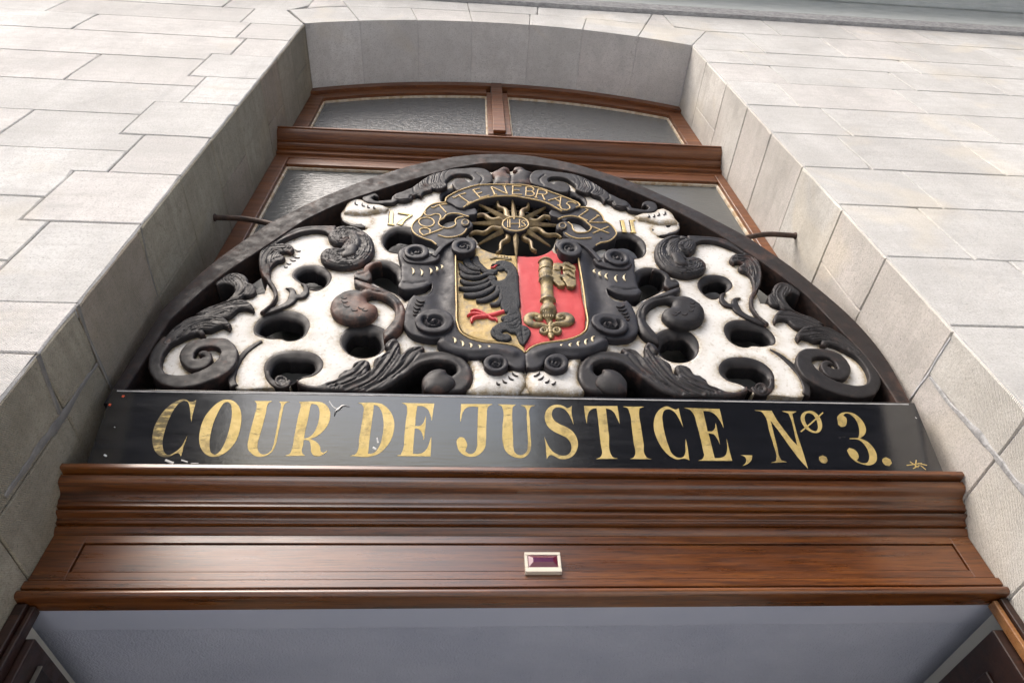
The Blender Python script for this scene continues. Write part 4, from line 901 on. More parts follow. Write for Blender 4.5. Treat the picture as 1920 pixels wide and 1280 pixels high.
# long S-shaped leaf
pair('curved_leaf', 'B', [(135, 1108), (185, 1070), (225, 1010), (222, 960), (185, 905), (145, 850), (125, 780), (132, 710), (165, 650), (230, 605), (300, 568), (380, 540), (470, 525), (560, 522), (660, 520), (655, 560), (615, 590), (580, 568), (520, 558), (450, 565), (370, 590), (300, 620), (258, 645), (320, 643), (360, 660), (369, 690), (345, 710), (300, 702), (275, 712), (308, 738), (297, 758), (255, 772), (228, 790), (208, 830), (210, 880), (240, 930), (256, 985), (240, 1040), (205, 1080), (160, 1120)], M_BRN2, M_BRN2,
     lines=[vein([(200, 1060), (238, 990), (205, 900), (165, 820), (160, 740), (210, 670), (300, 665)]), vein([(190, 860), (180, 780), (220, 710), (290, 680), (345, 680)]), vein([(205, 800), (235, 750), (290, 735)]), vein([(200, 650), (320, 590), (450, 545), (600, 540)], .003)], st=[(0, .008)], h0=.016, dome=.016, dw=.018, back=-.055)
pair('leaf_edge', 'B', [(135, 1112), (200, 1085), (270, 1065), (312, 1040), (332, 1000), (334, 962), (310, 946), (350, 945), (386, 975), (386, 990), (410, 990), (430, 970), (432, 942), (415, 915), (450, 920), (472, 950), (472, 985), (440, 1015), (392, 1022), (370, 1052), (320, 1080), (260, 1102), (200, 1122), (150, 1126)], M_BLK, h0=.008, dome=.010, dw=.012, back=-.03)
# shell-like plume
pair('plume', 'B', [(605, 575), (640, 540), (700, 522), (780, 525), (850, 555), (900, 600), (920, 650), (915, 710), (880, 760), (820, 795), (740, 810), (660, 805), (590, 785), (555, 750), (550, 715), (580, 682), (640, 668), (690, 674), (700, 650), (660, 650), (632, 636), (610, 612)], M_BRN2,
     lines=[vein([(700, 700), (780, 700), (830, 660), (830, 610), (790, 560), (720, 540)], .010, .007), vein([(560, 735), (640, 765), (740, 770), (820, 740), (870, 690), (875, 640), (840, 580)], .004, .003), vein([(590, 710), (650, 735), (740, 742), (810, 715), (850, 660), (840, 600)], .004, .003),
            vein([(600, 690), (660, 712), (720, 720)], .004, .003), vein([(560, 760), (640, 790), (740, 795), (830, 765), (890, 705), (900, 650)], .003, .003), vein([(660, 545), (720, 570), (745, 620), (700, 655)], .006, .004), vein([(630, 560), (680, 580), (700, 620), (660, 642)], .004, .003)], ripple=(.0018, .0085), soft=True, h0=.018, dome=.022, dw=.03, back=-.04, g=.0042)
pair('plume_lobe', 'B', [(690, 715), (715, 685), (740, 650), (770, 640), (800, 650), (800, 690), (790, 715), (740, 735), (700, 735)], M_BRN2, soft=True, h0=.035, dome=.014, dw=.02, back=.0)
# small shell tip with dish below
pair('dish', 'B', [(688, 430), (760, 448), (860, 442), (960, 424), (1022, 400), (1028, 416), (960, 440), (895, 458), (912, 490), (902, 520), (850, 536), (780, 527), (705, 492), (690, 462)], M_BLK, h0=-.004, dome=.008, dw=.012, back=-.06, lines=[vein([(720, 465), (780, 490), (850, 480), (890, 470)], .02, .009)])
pair('shell_tip', 'B', [(712, 430), (722, 398), (742, 360), (790, 335), (840, 345), (880, 366), (960, 376), (1018, 400), (1000, 420), (940, 422), (870, 437), (790, 437)], M_WHT, soft=True, h0=.010, dome=.014, dw=.022, back=-.03)
# upper acanthus band with hook
pair('acanthus_band', 'B', [(836, 322), (855, 296), (900, 290), (942, 306), (956, 332), (925, 320), (903, 335), (930, 352), (985, 350), (1035, 345), (1045, 320), (1090, 300), (1130, 280), (1180, 262), (1190, 300), (1165, 345), (1120, 355), (1080, 350), (1060, 365), (1000, 372), (920, 372), (865, 362)], M_BLK, h0=.018, dome=.012, dw=.014, back=-.05,
     lines=[vein([(1080, 340), (1120, 310), (1165, 290)], .004, .004)])
pair('acanthus_band', 'D', [(0, 440), (-10, 410), (50, 382), (110, 366), (150, 338), (200, 300), (270, 255), (330, 225), (400, 205), (480, 197), (560, 193), (640, 188), (720, 198), (770, 232), (786, 270), (775, 308), (735, 325), (700, 335), (640, 345), (560, 372), (500, 370), (470, 340), (462, 305), (500, 278), (560, 275), (590, 300), (625, 282), (610, 256), (550, 243), (480, 248), (430, 278), (412, 305), (422, 328), (400, 350), (345, 362), (310, 356), (290, 372), (240, 386), (212, 420), (182, 406), (150, 416), (130, 410), (120, 440), (60, 446)], M_BRN2, M_BLK,
     lines=[vein([(150, 350), (160, 390), (190, 405)], .006, .004), vein([(280, 262), (275, 320), (310, 350)], .007, .004), vein([(330, 235), (320, 300), (360, 345)], .004, .003), vein([(380, 215), (365, 280), (400, 330)], .004, .003), vein([(190, 310), (210, 360), (250, 375)], .004, .003), vein([(230, 285), (240, 335), (280, 360)], .004, .003), vein([(430, 210), (400, 250), (415, 300)], .003, .003), vein([(650, 230), (700, 270), (680, 320)], .006, .006)],
     st=[(1, .009)], h0=.020, dome=.016, dw=.018, back=-.05, g=.0045)
# crest at the top
crest = [(785, 318), (795, 262), (778, 226), (820, 200), (868, 176), (908, 184), (925, 212), (892, 214), (905, 230), (935, 238), (962, 232), (980, 214), (945, 206), (962, 180), (1010, 178), (1060, 206), (1108, 221), (1085, 262), (1095, 320), (940, 332)]
P = crom(uvw('D', crest, .03), step=.0045); carve('crest', P, M_BRN, rel, .016, .020, .03, -.05, soft=True, ready=True, grooves=[(crom(uvw('D', [(935, 240), (925, 330)], .03), False, .006), .008, .004)])
# ---- scalloped shield surround
SH = [(632, 62), (627, 200), (622, 310), (605, 358), (640, 382), (720, 385), (800, 368), (868, 325), (862, 375), (835, 412), (785, 430), (725, 420), (690, 460), (665, 520), (652, 600), (655, 670), (700, 722), (780, 752), (870, 764), (925, 762), (908, 785), (935, 825), (1000, 862), (1100, 892), (1190, 912), (1290, 905), (1390, 895), (1440, 930), (1470, 975), (1540, 1000), (1590, 988), (1590, 872), (1540, 832), (1470, 808), (1380, 797), (1250, 785), (1150, 755), (1090, 715), (1062, 650), (1053, 500), (1047, 300), (1045, 112), (1130, 98), (1205, 50), (1210, 10), (1150, -18), (1080, -22), (1000, 0), (930, 45), (885, 95), (850, 95), (825, 60), (750, 40), (680, 45)]
pair('scroll_surround', 'C', SH, M_BLKC, h0=.034, dome=.012, dw=.02, back=-.045, g=.006,
     lines=[vein([(900, 110), (950, 200), (940, 350), (930, 480), (980, 570)], .016, .035), vein([(640, 325), (720, 335), (820, 320)], .006, .006), vein([(960, 790), (1060, 840), (1200, 860), (1380, 850), (1500, 880)], -.010, .014)])
def volute(w, cx, cy, rx, ry, m, h0=.045, turns=1.6, hand=1, ph=0, rise=.006, both=True, back=.0, gd=.014, gw=.0042):
    o = ell(w, cx, cy, rx, ry, 26); P = crom(R_.uv(o, h0+rise), step=.0045)
    sp = []
    for i in range(46):
        t = i/45; a = ph+hand*t*turns*2*math.pi; r = .12+.44*t; sp.append((cx+rx*r*math.cos(a), cy+ry*r*math.sin(a)))
    G = crom(R_.uv(W(w, sp), h0+rise), False, .005)
    kk = dict(h0=h0, dome=rise, dw=.02, back=back, ready=True, g=.004)
    carve('volute', P, m, rel, grooves=[(G, gd, gw)], **kk)
    if both: carve('volute', mir(P), m, rel, grooves=[(mir(G), gd, gw)], **kk)
volute('C', 1112, 40, 94, 58, M_BLKC, .064, 1.6, 1, 3.4)
volute('C', 748, 82, 96, 56, M_BLKC, .062, 1.7, -1, .3)
volute('C', 885, 618, 150, 92, M_BLKC, .058, 1.55, 1, .2, gd=.020, gw=.0055)
volute('C', 1362, 945, 96, 68, M_BLKC, .058, 1.5, -1, 2.6)
pair('scroll_band', 'C', [(640, 130), (670, 165), (760, 180), (850, 172), (915, 150), (935, 115), (900, 100), (860, 128), (780, 140), (720, 130), (690, 100), (650, 90)], M_BLKC, h0=.046, dome=.008, dw=.010, back=.0)
pair('scroll_band', 'C', [(868, 118), (900, 70), (950, 25), (1010, -5), (1080, -22), (1090, -10), (1020, 15), (965, 50), (925, 95), (900, 128)], M_BLKC, h0=.054, dome=.006, dw=.008, back=.0)
# thin gilt fillet round the shield, crescent marks
mbt = MB()
fil = [(1205, 62), (1130, 100), (1050, 110), (1052, 300), (1057, 500), (1065, 645), (1092, 708), (1150, 748), (1250, 778), (1380, 790), (1470, 801), (1540, 826), (1586, 862)]
fu = crom(uvw('C', fil, .046), False, .008)
for q in (fu, mir(fu)): stroke(mbt, q, .0028, .040, .006, ready=True, step=.01)
mbt.build('gilt_fillet', M_TRIM, rel, True)
mk = ('gilt_crescent', M_MARK); mkd = ('cut_mark', M_BLK)
def cres(mb, w, x, y, L, bend, ang, h, ww=.0035, both=True, up=1):
    a = math.radians(ang); c, s = math.cos(a), math.sin(a); pts = []
    for t in (-1, -.5, 0, .5, 1): u, v = t*L, bend*(t*t-1); pts.append((x+u*c-v*s, y+u*s+v*c))
    q = crom(uvw(w, pts, h), False, .004)
    for z in ((q, mir(q)) if both else (q,)):
        mbx = MB()
        ws = [0.0004]+[ww*math.sin(math.pi*(i+1)/(len(z))) for i in range(len(z)-2)]+[.0004]
        stroke(mbx, z, ws, h, .0025, ready=True, step=.01)
        mbx.build(mb[0], mb[1], rel, True)
for x, y, L in ((712, 240, 26), (778, 250, 26), (850, 238, 22), (896, 222, 17), (935, 206, 14)): cres(mk, 'C', x, y, L, 14, 80, .046)
for x, y, L in ((1035, 775, 24), (1095, 800, 24), (1160, 815, 20), (1228, 826, 15), (1300, 828, 10)): cres(mk, 'C', x, y, L, 14, 70, .048)
for x, y, L in ((780, 466, 34), (768, 492, 34), (752, 520, 28), (740, 545, 22), (732, 568, 14)): cres(mkd, 'C', x, y, L, -9, 10, .047)
for x, y in ((185, 440), (190, 470), (205, 505), (265, 535), (345, 535), (320, 520)): cres(mkd, 'C', x, y, 26, -12, 15, .046)
for x, y, L in ((1510, 1035, 30), (1480, 1065, 26), (1432, 1090, 22), (1382, 1105, 18)): cres(mkd, 'C', x, y, L, -10, 35, .036)
for x, y, L in ((800, 368, 17), (848, 378, 15), (885, 390, 12), (925, 395, 9)): cres(mkd, 'B', x, y, L, -10, 55, .027)
for x, y, L in ((395, 690, 22), (385, 735, 26), (362, 757, 22), (335, 780, 18), (315, 802, 13)): cres(mkd, 'B', x, y, L, -8, 15, .004, .004, both=False)
# ---- brown ball scroll and S ribbon beside the shield
pair('ball_scroll', 'C', [(262, 292), (290, 300), (360, 322), (440, 352), (520, 382), (590, 422), (640, 480), (662, 545), (655, 625), (630, 690), (570, 738), (492, 768), (490, 702), (540, 640), (575, 590), (580, 540), (555, 490), (500, 450), (440, 430), (390, 430), (358, 445), (370, 472), (420, 492), (445, 522), (440, 560), (395, 605), (310, 632), (220, 632), (130, 600), (85, 550), (80, 490), (120, 430), (200, 386), (288, 378), (318, 384), (285, 356), (265, 332)], M_BRN, M_BLK,
     lines=[vein([(290, 365), (400, 395), (520, 420), (600, 480), (625, 560)], .008, .006), vein([(280, 320), (400, 365), (520, 400)], .005, .005), vein([(620, 500), (600, 600), (560, 670), (520, 720)], .006, .008), vein([(120, 470), (180, 420), (280, 400)], .003, .003), vein([(100, 520), (150, 590), (240, 615)], .003, .004)], soft=True, h0=.022, dome=.024, dw=.035, back=-.04, tn=.0006)
pair('scroll_leaf', 'C', [(262, 290), (265, 262), (292, 238), (332, 238), (345, 200), (400, 168), (470, 160), (478, 175), (420, 190), (385, 225), (400, 260), (398, 300), (370, 322), (320, 308)], M_BRN, M_BLK, h0=.020, dome=.014, dw=.016, back=-.04, lines=[vein([(285, 265), (330, 262), (370, 240)], .005, .005)])
# ---- lower acanthus leaf ending in a curl
pair('acanthus_leaf', 'C', [(-182, 1062), (-140, 1100), (-60, 1118), (0, 1112), (60, 1088), (130, 1062), (148, 1030), (168, 1015), (185, 1000), (230, 990), (262, 945), (300, 925), (345, 918), (380, 935), (386, 965), (370, 1005), (385, 1000), (425, 910), (480, 880), (530, 848), (500, 812), (530, 772), (580, 750), (610, 780), (620, 840), (628, 878), (648, 862), (680, 830), (740, 815), (790, 812), (810, 835), (792, 862), (860, 855), (950, 855), (1040, 872), (1120, 920), (1170, 980), (1187, 1050), (1165, 1120), (1100, 1172), (1000, 1182), (880, 1178), (800, 1160), (788, 1100), (810, 1040), (860, 1005), (930, 990), (978, 996), (992, 1030), (1022, 1046), (1052, 1020), (1050, 980), (1000, 952), (930, 940), (850, 942), (780, 962), (720, 1000), (640, 1060), (560, 1118), (480, 1158), (400, 1175), (200, 1170), (0, 1168), (-120, 1145), (-180, 1105)], M_BRN2, M_BRN2,
     lines=[vein([(60, 1120), (200, 1070), (300, 1000), (350, 940)], .008, .005), vein([(100, 1135), (260, 1080), (350, 990)], .006, .004), vein([(150, 1050), (230, 1010), (300, 945)], .004, .003), vein([(200, 1145), (380, 1060), (480, 950), (580, 800)], .010, .006), vein([(300, 1145), (440, 1060), (540, 940), (600, 830)], .006, .004), vein([(380, 1040), (450, 940), (540, 860)], .005, .004),
            vein([(360, 1155), (520, 1060), (640, 960), (700, 870), (780, 830)], .010, .006), vein([(560, 1070), (680, 970), (760, 880)], .005, .004), vein([(640, 930), (680, 870), (730, 835)], .005, .004), vein([(640, 1020), (760, 930), (900, 890), (1040, 900), (1120, 980)], .004, .010), vein([(200, 1020), (260, 980), (330, 935)], .004, .003)], st=[(3, .011)], h0=.020, dome=.022, dw=.03, back=-.05, g=.0045)
# bulb of the curl
pair('curl_knob', 'C', [(800, 1155), (790, 1100), (812, 1045), (865, 1010), (930, 994), (975, 1000), (990, 1032), (1030, 1055), (1050, 1100), (1010, 1150), (930, 1172), (850, 1170)], M_BRN2, soft=True, h0=.034, dome=.022, dw=.04, back=.0)
# white bulbs at bottom centre
pair('white_bulb', 'C', [(1130, 1165), (1180, 1060), (1162, 960), (1140, 918), (1250, 912), (1290, 985), (1380, 1020), (1500, 998), (1575, 1012), (1594, 1060), (1580, 1130), (1540, 1178), (1400, 1186), (1180, 1186)], M_WHT, soft=True, h0=.008, dome=.026, dw=.045, back=-.05)
# dark rim of the white lobe
pair('lobe_rim', 'A', ribbon('A', [(885, 872, 10), (840, 895, 14), (790, 930, 17), (740, 980, 20), (700, 1040, 24), (680, 1100, 26), (676, 1150, 28), (690, 1185, 30)]), M_BLK, raw=True, h0=.002, dome=.008, dw=.012, back=-.06)
# small curl in the bottom hole
volute('A', 1010, 1140, 48, 40, M_BLK, .004, 1.2, 1, 0, .010, back=-.05, gd=.008, gw=.0045)
pair('curl_stem', 'A', ribbon('A', [(918, 1075, 18), (925, 1120, 20), (960, 1160, 22), (1010, 1180, 20), (1060, 1165, 18), (1075, 1140, 12)]), M_BLK, raw=True, h0=.0, dome=.010, dw=.012, back=-.05)
# ---- 17 11
def dig(w, lines, h=.006):
    yr = MB()
    for pts, ww in lines: stroke(yr, W(w, pts), ww, h, .0035, shape='flat')
    yr.build('date_numeral', M_LET, rel, False)
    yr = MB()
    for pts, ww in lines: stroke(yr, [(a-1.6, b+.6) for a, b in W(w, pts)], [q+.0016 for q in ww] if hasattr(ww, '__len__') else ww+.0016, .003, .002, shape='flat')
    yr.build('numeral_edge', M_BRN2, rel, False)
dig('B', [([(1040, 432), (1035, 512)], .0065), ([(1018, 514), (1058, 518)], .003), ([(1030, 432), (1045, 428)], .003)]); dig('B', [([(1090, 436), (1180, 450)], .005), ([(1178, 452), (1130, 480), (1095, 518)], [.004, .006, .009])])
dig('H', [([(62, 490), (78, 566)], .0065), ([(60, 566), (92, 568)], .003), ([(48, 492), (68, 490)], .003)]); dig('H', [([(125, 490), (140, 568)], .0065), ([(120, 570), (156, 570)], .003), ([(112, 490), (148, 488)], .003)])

# ---- shield fields
shield = bpy.data.objects.new('shield', None); COL.objects.link(shield); shield.parent = rel; shield.empty_display_size = .05
def cpoly(w, pts, h, **k): return crom(uvw(w, pts, h), step=.005, **k)
hs = .014
gp = cpoly('E', [(78, 160), (200, 150), (300, 125), (360, 155), (430, 182), (520, 203), (600, 212), (690, 216), (700, 400), (712, 600), (728, 780), (745, 950), (768, 1168), (700, 1118), (600, 1087), (480, 1072), (300, 1042), (180, 992), (112, 905), (94, 700), (86, 400)], hs)
rp = cpoly('E', [(690.5, 216), (760, 222), (870, 218), (950, 198), (1000, 178), (1040, 148), (1060, 175), (1130, 195), (1290, 205), (1302, 300), (1340, 600), (1375, 860), (1352, 970), (1270, 1032), (1100, 1062), (960, 1082), (850, 1112), (768.5, 1168), (745.5, 950), (728.5, 780), (712.5, 600), (700.5, 400)], hs)
def sbase(V2): return .010-.06*np.abs(V2[:, 0]-.137)*.6
carve('gold_field', gp, M_GOLDF, shield, .006, .004, .02, -.05, ready=True, g=.007, tn=.002, base=sbase)
rf_ = carve('red_field', rp, M_RED, shield, .006, .004, .02, -.05, ready=True, g=.007, tn=.001, base=sbase)
# eagle
he = .026
M_EAG = m_black('eagle paint', .0, base=(.011, .013, .016), rough=.5)
_n = M_EAG.node_tree; _b = _n.nodes['Principled BSDF']; bump(_n, _b, math_(_n, 'ADD', noise(_n, coords(_n, (1, 1, 1)), 240, 3, .5), noise(_n, coords(_n, (60, 60, 200)), 3, 3)), .9, .003)
body = W('X1', [(750, 490), (780, 458), (830, 450), (850, 412), (930, 395), (1060, 395), (1170, 440), (1240, 510), (1290, 620), (1310, 800), (1330, 1100), (1345, 1280)])+W('X2', [(1455, 150), (1490, 400), (1512, 560), (1600, 580), (1690, 690), (1640, 860), (1540, 1010), (1470, 960), (1400, 830), (1350, 740), (1240, 722), (1200, 692), (1100, 692), (1062, 722), (1100, 742), (1180, 740), (1250, 780), (1280, 830), (1230, 890), (1120, 912), (980, 880), (860, 800), (815, 720), (840, 620), (920, 550), (1020, 502), (1100, 470), (1040, 420), (1050, 370), (1150, 330), (1180, 290), (1100, 260), (1050, 200), (1022, 60)])+W('X1', [(935, 1280), (920, 1080), (880, 960), (780, 900), (700, 800), (690, 720), (740, 690), (800, 700), (850, 780), (900, 795), (990, 775), (1062, 700), (1070, 620), (1020, 580), (950, 600), (870, 570), (852, 542), (890, 512), (930, 492)])
bodyuv = crom(R_.uv(body, he+.006), step=.003)
egr = [(crom(uvw('X2', q, he), False, .004), d, w_) for q, d, w_ in (([(1480, 400), (1495, 700), (1530, 960)], .005, .0025), ([(1230, 380), (1380, 330), (1440, 420)], .003, .003), ([(1080, 540), (1250, 520), (1400, 440)], .004, .003), ([(1200, 600), (1330, 600), (1440, 480)], .004, .003), ([(1250, 660), (1380, 650), (1460, 560)], .004, .003), ([(880, 700), (980, 800), (1150, 850)], .004, .003), ([(1400, 760), (1470, 720)], .003, .0025), ([(1430, 850), (1500, 800)], .003, .0025), ([(1530, 720), (1650, 680)], .003, .0025), ([(1540, 820), (1630, 780)], .003, .0025))]
def featherbase(V2): return .0007*np.sin(V2[:, 1]*900+3*np.sin(V2[:, 0]*500))
carve('eagle', bodyuv, M_EAG, shield, .022, .014, .018, .0, ready=True, g=.0032, grooves=egr, base=featherbase, edge=1.)
fm = MB()
FEA = [([(465, 350), (440, 430), (540, 540), (650, 610)], (30, 62, 55, 30)), ([(275, 350), (275, 430), (380, 555), (540, 620)], (30, 62, 55, 30)), ([(125, 480), (190, 570), (330, 655), (540, 680)], (25, 55, 50, 25)),
       ([(140, 650), (220, 725), (370, 755), (560, 735), (650, 690)], (22, 45, 45, 40, 25)), ([(150, 810), (240, 860), (400, 885), (600, 850), (700, 790)], (22, 45, 46, 42, 25)), ([(110, 965), (250, 985), (450, 975), (640, 920), (740, 860)], (22, 48, 50, 48, 30)),
       ([(205, 1100), (350, 1112), (550, 1085), (720, 1010), (830, 930)], (30, 52, 52, 48, 30)), ([(455, 1225), (600, 1215), (750, 1155), (880, 1050), (890, 950)], (28, 48, 48, 45, 30)), ([(740, 1310), (860, 1290), (950, 1200), (960, 1100)], (30, 45, 40, 30)), ([(560, 600), (680, 640), (820, 640), (870, 620)], (30, 55, 60, 20)), ([(740, 830), (780, 790), (830, 750)], (50, 55, 40)), ([(620, 700), (720, 690), (800, 700)], (40, 45, 40))]
for pts, ws in FEA:
    stroke(fm, W('X1', pts), [w_/10.664*.0027 for w_ in ws], .022, .012, foot=.018, step=.003)
fo = fm.build('eagle_wing', M_EAG, shield, True, 60)
lg = MB()
for pts, ws in (([(1170, 255), (950, 320), (780, 365), (620, 385)], (.0075, .008, .0085, .008)), ([(700, 350), (600, 290), (470, 250), (375, 275)], (.006, .006, .005, .002)), ([(660, 360), (470, 320), (380, 330), (300, 380)], (.006, .006, .005, .002)), ([(620, 385), (480, 400), (410, 440), (400, 510)], (.006, .0065, .006, .003)), ([(760, 380), (850, 440), (930, 440), (960, 500)], (.005, .0065, .006, .002))):
    stroke(lg, W('X2', pts), ws, .022, .009, foot=.015)
lg.build('eagle_leg', M_RED, shield, True); lg = MB()
stroke(lg, W('X1', [(745, 545), (800, 545), (850, 510), (920, 485)]), (.003, .004, .003, .001), .026, .004); lg.build('eagle_beak', M_RED, shield, True)
cw = MB(); stroke(cw, W('X1', [(740, 385), (830, 360), (950, 368), (1080, 390), (1160, 380)]), .004, .020, .006)
for x, y in ((800, 345), (870, 330), (940, 325), (1005, 330), (1065, 340), (1130, 355)): stroke(cw, W('X1', [(x, y), (x+4, y+30)]), .005, .020, .006)
cw.build('eagle_crown', M_GOLDK, shield, True)
# key
key = bpy.data.objects.new('key', None); COL.objects.link(key); key.parent = shield; key.empty_display_size = .05
ks = MB()
prof = [(670, 140, 18), (673, 175, 30), (675, 182, 75), (680, 250, 165), (680, 285, 188), (685, 300, 150), (685, 330, 165), (686, 400, 172), (690, 455, 165), (690, 462, 190), (690, 485, 190), (690, 492, 165), (692, 560, 182), (693, 610, 180), (695, 670, 130), (700, 690, 150), (700, 698, 195), (704, 735, 195), (705, 745, 165), (706, 775, 165), (707, 780, 152), (712, 900, 150), (720, 1150, 158), (725, 1165, 170), (730, 1185, 195), (734, 1215, 195), (736, 1225, 150), (738, 1250, 130), (740, 1310, 135), (742, 1370, 190), (744, 1450, 205), (746, 1500, 195), (748, 1505, 182), (750, 1580, 170), (757, 1640, 90), (765, 1680, 72), (770, 1740, 60)]
C = []; 
for x, y, w_ in prof: C.append((970+x/12.8, 470+y/12.8, w_/12.8))
ctr = R_.uv([(a, b) for a, b, c in C], .020); hw = R_.uv([(a+c, b) for a, b, c in C], .020)[:, 0]-ctr[:, 0]
V = []; k = 13
for i in range(len(C)):
    for j in range(k):
        a = math.pi*j/(k-1); V.append(R_.p3(ctr[i]+np.array([-math.cos(a)*hw[i], 0]), .016+.030*(hw[i]/.022)*math.sin(a) if j not in (0, k-1) else .012)[0])
ks.add(V, [(i*k+j, (i+1)*k+j, (i+1)*k+j+1, i*k+j+1) for i in range(len(C)-1) for j in range(k-1)])
for z in (330, 400, 560, 610, 1450, 1400, 1560):   # carved leaf beads round the collars
    for dx in (-110, -55, 0, 55, 110):
        t = dx/185; hh = .016+.028*math.sqrt(max(0, 1-t*t)); stroke(ks, W('X3', [(692+dx+(z-700)*.06, z-28), (692+dx+(z-700)*.06, z+28)]), .0022, hh, .003)
ks.build('key_shaft', M_GOLDK, key, True, 60)
bit = crom(uvw('X3', [(865, 300), (1000, 288), (1080, 300), (1120, 272), (1220, 266), (1290, 310), (1365, 350), (1375, 420), (1340, 430), (1220, 350), (1185, 340), (1185, 375), (1240, 400), (1300, 450), (1378, 500), (1380, 555), (1310, 530), (1240, 470), (1110, 462), (1105, 560), (1040, 560), (1035, 480), (940, 475), (940, 455), (1030, 455), (1030, 375), (1090, 375), (1100, 445), (1240, 445), (1260, 470)], .03), step=.004) if False else \
    crom(uvw('X3', [(865, 300), (1000, 288), (1080, 300), (1120, 272), (1220, 266), (1300, 315), (1365, 350), (1385, 560), (1412, 760), (1400, 835), (1320, 868), (1205, 850), (1165, 770), (1115, 700), (1095, 720), (1150, 800), (1120, 832), (1000, 840), (930, 775), (870, 720)], .035), step=.004)
slots = [crom(uvw('X3', [(1030, 378), (1090, 378), (1108, 560), (1045, 566)], .035), step=.004, corner=40)]
carve('key_bit', bit, M_GOLDK, key, .034, .003, .008, .006, holes=slots, ready=True, g=.004, edge=1., grooves=[(crom(uvw('X3', q, .036), False, .004), .022, .0032) for q in ([(940, 468), (1100, 465), (1235, 460), (1370, 545)], [(1190, 345), (1280, 400), (1365, 440)], [(1215, 575), (1290, 620), (1390, 670)], [(1060, 640), (1090, 690)])])
bw_ = MB()
for pts, ws in (([(740, 690), (600, 640), (450, 625), (320, 590), (262, 500), (310, 415), (430, 392), (540, 430), (545, 490), (480, 505), (420, 470)], (.008, .010, .012, .015, .016, .015, .013, .011, .009, .008, .005)),
                ([(800, 690), (900, 620), (1060, 600), (1190, 575), (1265, 500), (1210, 420), (1090, 392), (980, 430), (975, 490), (1050, 510), (1100, 475)], (.008, .010, .012, .015, .016, .015, .013, .011, .009, .008, .005)),
                ([(800, 560), (790, 640), (785, 720), (800, 820)], (.008, .009, .010, .008)), ([(800, 840), (805, 880), (806, 970)], (.010, .011, .004))):
    stroke(bw_, W('X4', pts), ws, .020, .012, foot=.016)
for cx in (648, 950): stroke(bw_, ell('X4', cx, 770, 78, 58, 14), .006, .022, .009, closed=True, foot=.016); stroke(bw_, W('X4', [(cx-12, 768), (cx+12, 768)]), .008, .022, .008, foot=.016)
bw_.build('key_bow', M_GOLDK, key, True, 60)

# ---- banner
hb = .050
bl = W('F', [(640, 470), (520, 472), (420, 490), (330, 540), (270, 620), (230, 680), (150, 740), (95, 820), (100, 900), (150, 960), (220, 1000), (300, 1030), (400, 1062), (470, 1112), (520, 1150), (640, 1120), (700, 1060), (740, 1002), (830, 972), (900, 920), (940, 865), (1000, 830), (1010, 775), (950, 722), (880, 692), (945, 692), (965, 655), (1060, 640), (1080, 600), (1050, 545), (960, 560), (840, 540), (740, 500)])
bh = W('F', [(515, 775), (560, 722), (620, 678), (700, 655), (790, 658), (830, 680), (790, 692), (752, 732), (742, 790), (700, 828), (620, 842), (555, 822)])
banner = bpy.data.objects.new('motto_banner', None); COL.objects.link(banner); banner.parent = rel; banner.empty_display_size = .05
BL = crom(R_.uv(bl, hb), step=.0045); BH = crom(R_.uv(bh, hb), step=.0045)
carve('banner_end', BL, M_BLKC, banner, .040, .006, .012, -.02, holes=[BH], ready=True)
BRt = W('G', [(940, 560), (1050, 535), (1160, 545), (1280, 590), (1370, 680), (1400, 745), (1480, 790), (1545, 860), (1580, 940), (1540, 1010), (1440, 1070), (1330, 1090), (1260, 1130), (1210, 1165), (1080, 1130), (1010, 1070), (960, 1040), (860, 1000), (790, 950), (760, 900), (680, 860), (670, 800), (720, 760), (790, 745), (740, 715), (690, 690), (620, 670), (560, 620), (590, 570), (660, 590), (760, 615), (860, 600)])
BRh = W('G', [(1180, 850), (1150, 890), (1080, 915), (980, 915), (930, 880), (915, 820), (870, 770), (800, 740), (850, 705), (950, 700), (1040, 725), (1110, 780)])
carve('banner_end', crom(R_.uv(BRt, hb), step=.0045), M_BLKC, banner, .040, .006, .012, -.02, holes=[crom(R_.uv(BRh, hb), step=.0045)], ready=True)
hc = .060
bc = W('F', [(600, 448), (625, 405), (720, 345), (850, 285), (980, 240), (1120, 212), (1280, 205), (1440, 202), (1600, 203)])+W('G', [(60, 205), (200, 215), (350, 245), (500, 285), (650, 340), (800, 395), (920, 445), (1000, 485), (1030, 520), (960, 555), (860, 600), (740, 612), (640, 555), (520, 490), (400, 450), (250, 418), (100, 398)])+W('F', [(1640, 385), (1480, 385), (1300, 398), (1150, 428), (1000, 490), (880, 552), (800, 545), (700, 490)])
carve('banner_centre', crom(R_.uv(bc, hc), step=.0045), M_BLKC, banner, .052, .006, .012, .0, ready=True)
tr = MB()
def tl(w, pts, h, ww=.0024, closed=False): stroke(tr, W(w, pts), ww, h, .0035, closed=closed)
tl('F', [(600, 462), (615, 410), (700, 352), (800, 302), (930, 255), (1080, 215), (1250, 207), (1400, 205), (1600, 206), (1750, 212), (1900, 235), (2050, 270), (2200, 325), (2350, 380), (2500, 440), (2600, 490), (2620, 520), (2560, 548)], hc)
tl('F', [(870, 548), (950, 503), (1100, 435), (1300, 390), (1500, 376), (1640, 380), (1750, 398), (1900, 425), (2050, 460), (2180, 512), (2300, 580), (2350, 605)], hc)
tl('F', [(625, 478), (520, 480), (420, 497), (335, 548), (275, 628), (235, 688), (155, 748), (102, 822), (107, 895), (155, 952), (225, 992), (300, 1022), (400, 1055), (465, 1105)], hb-.003)
tl('F', [(955, 690), (880, 668), (790, 642), (700, 640), (615, 664), (575, 710), (508, 755), (502, 800), (545, 838), (620, 860), (700, 846), (755, 805), (752, 745), (790, 705), (870, 690)], hb-.003)
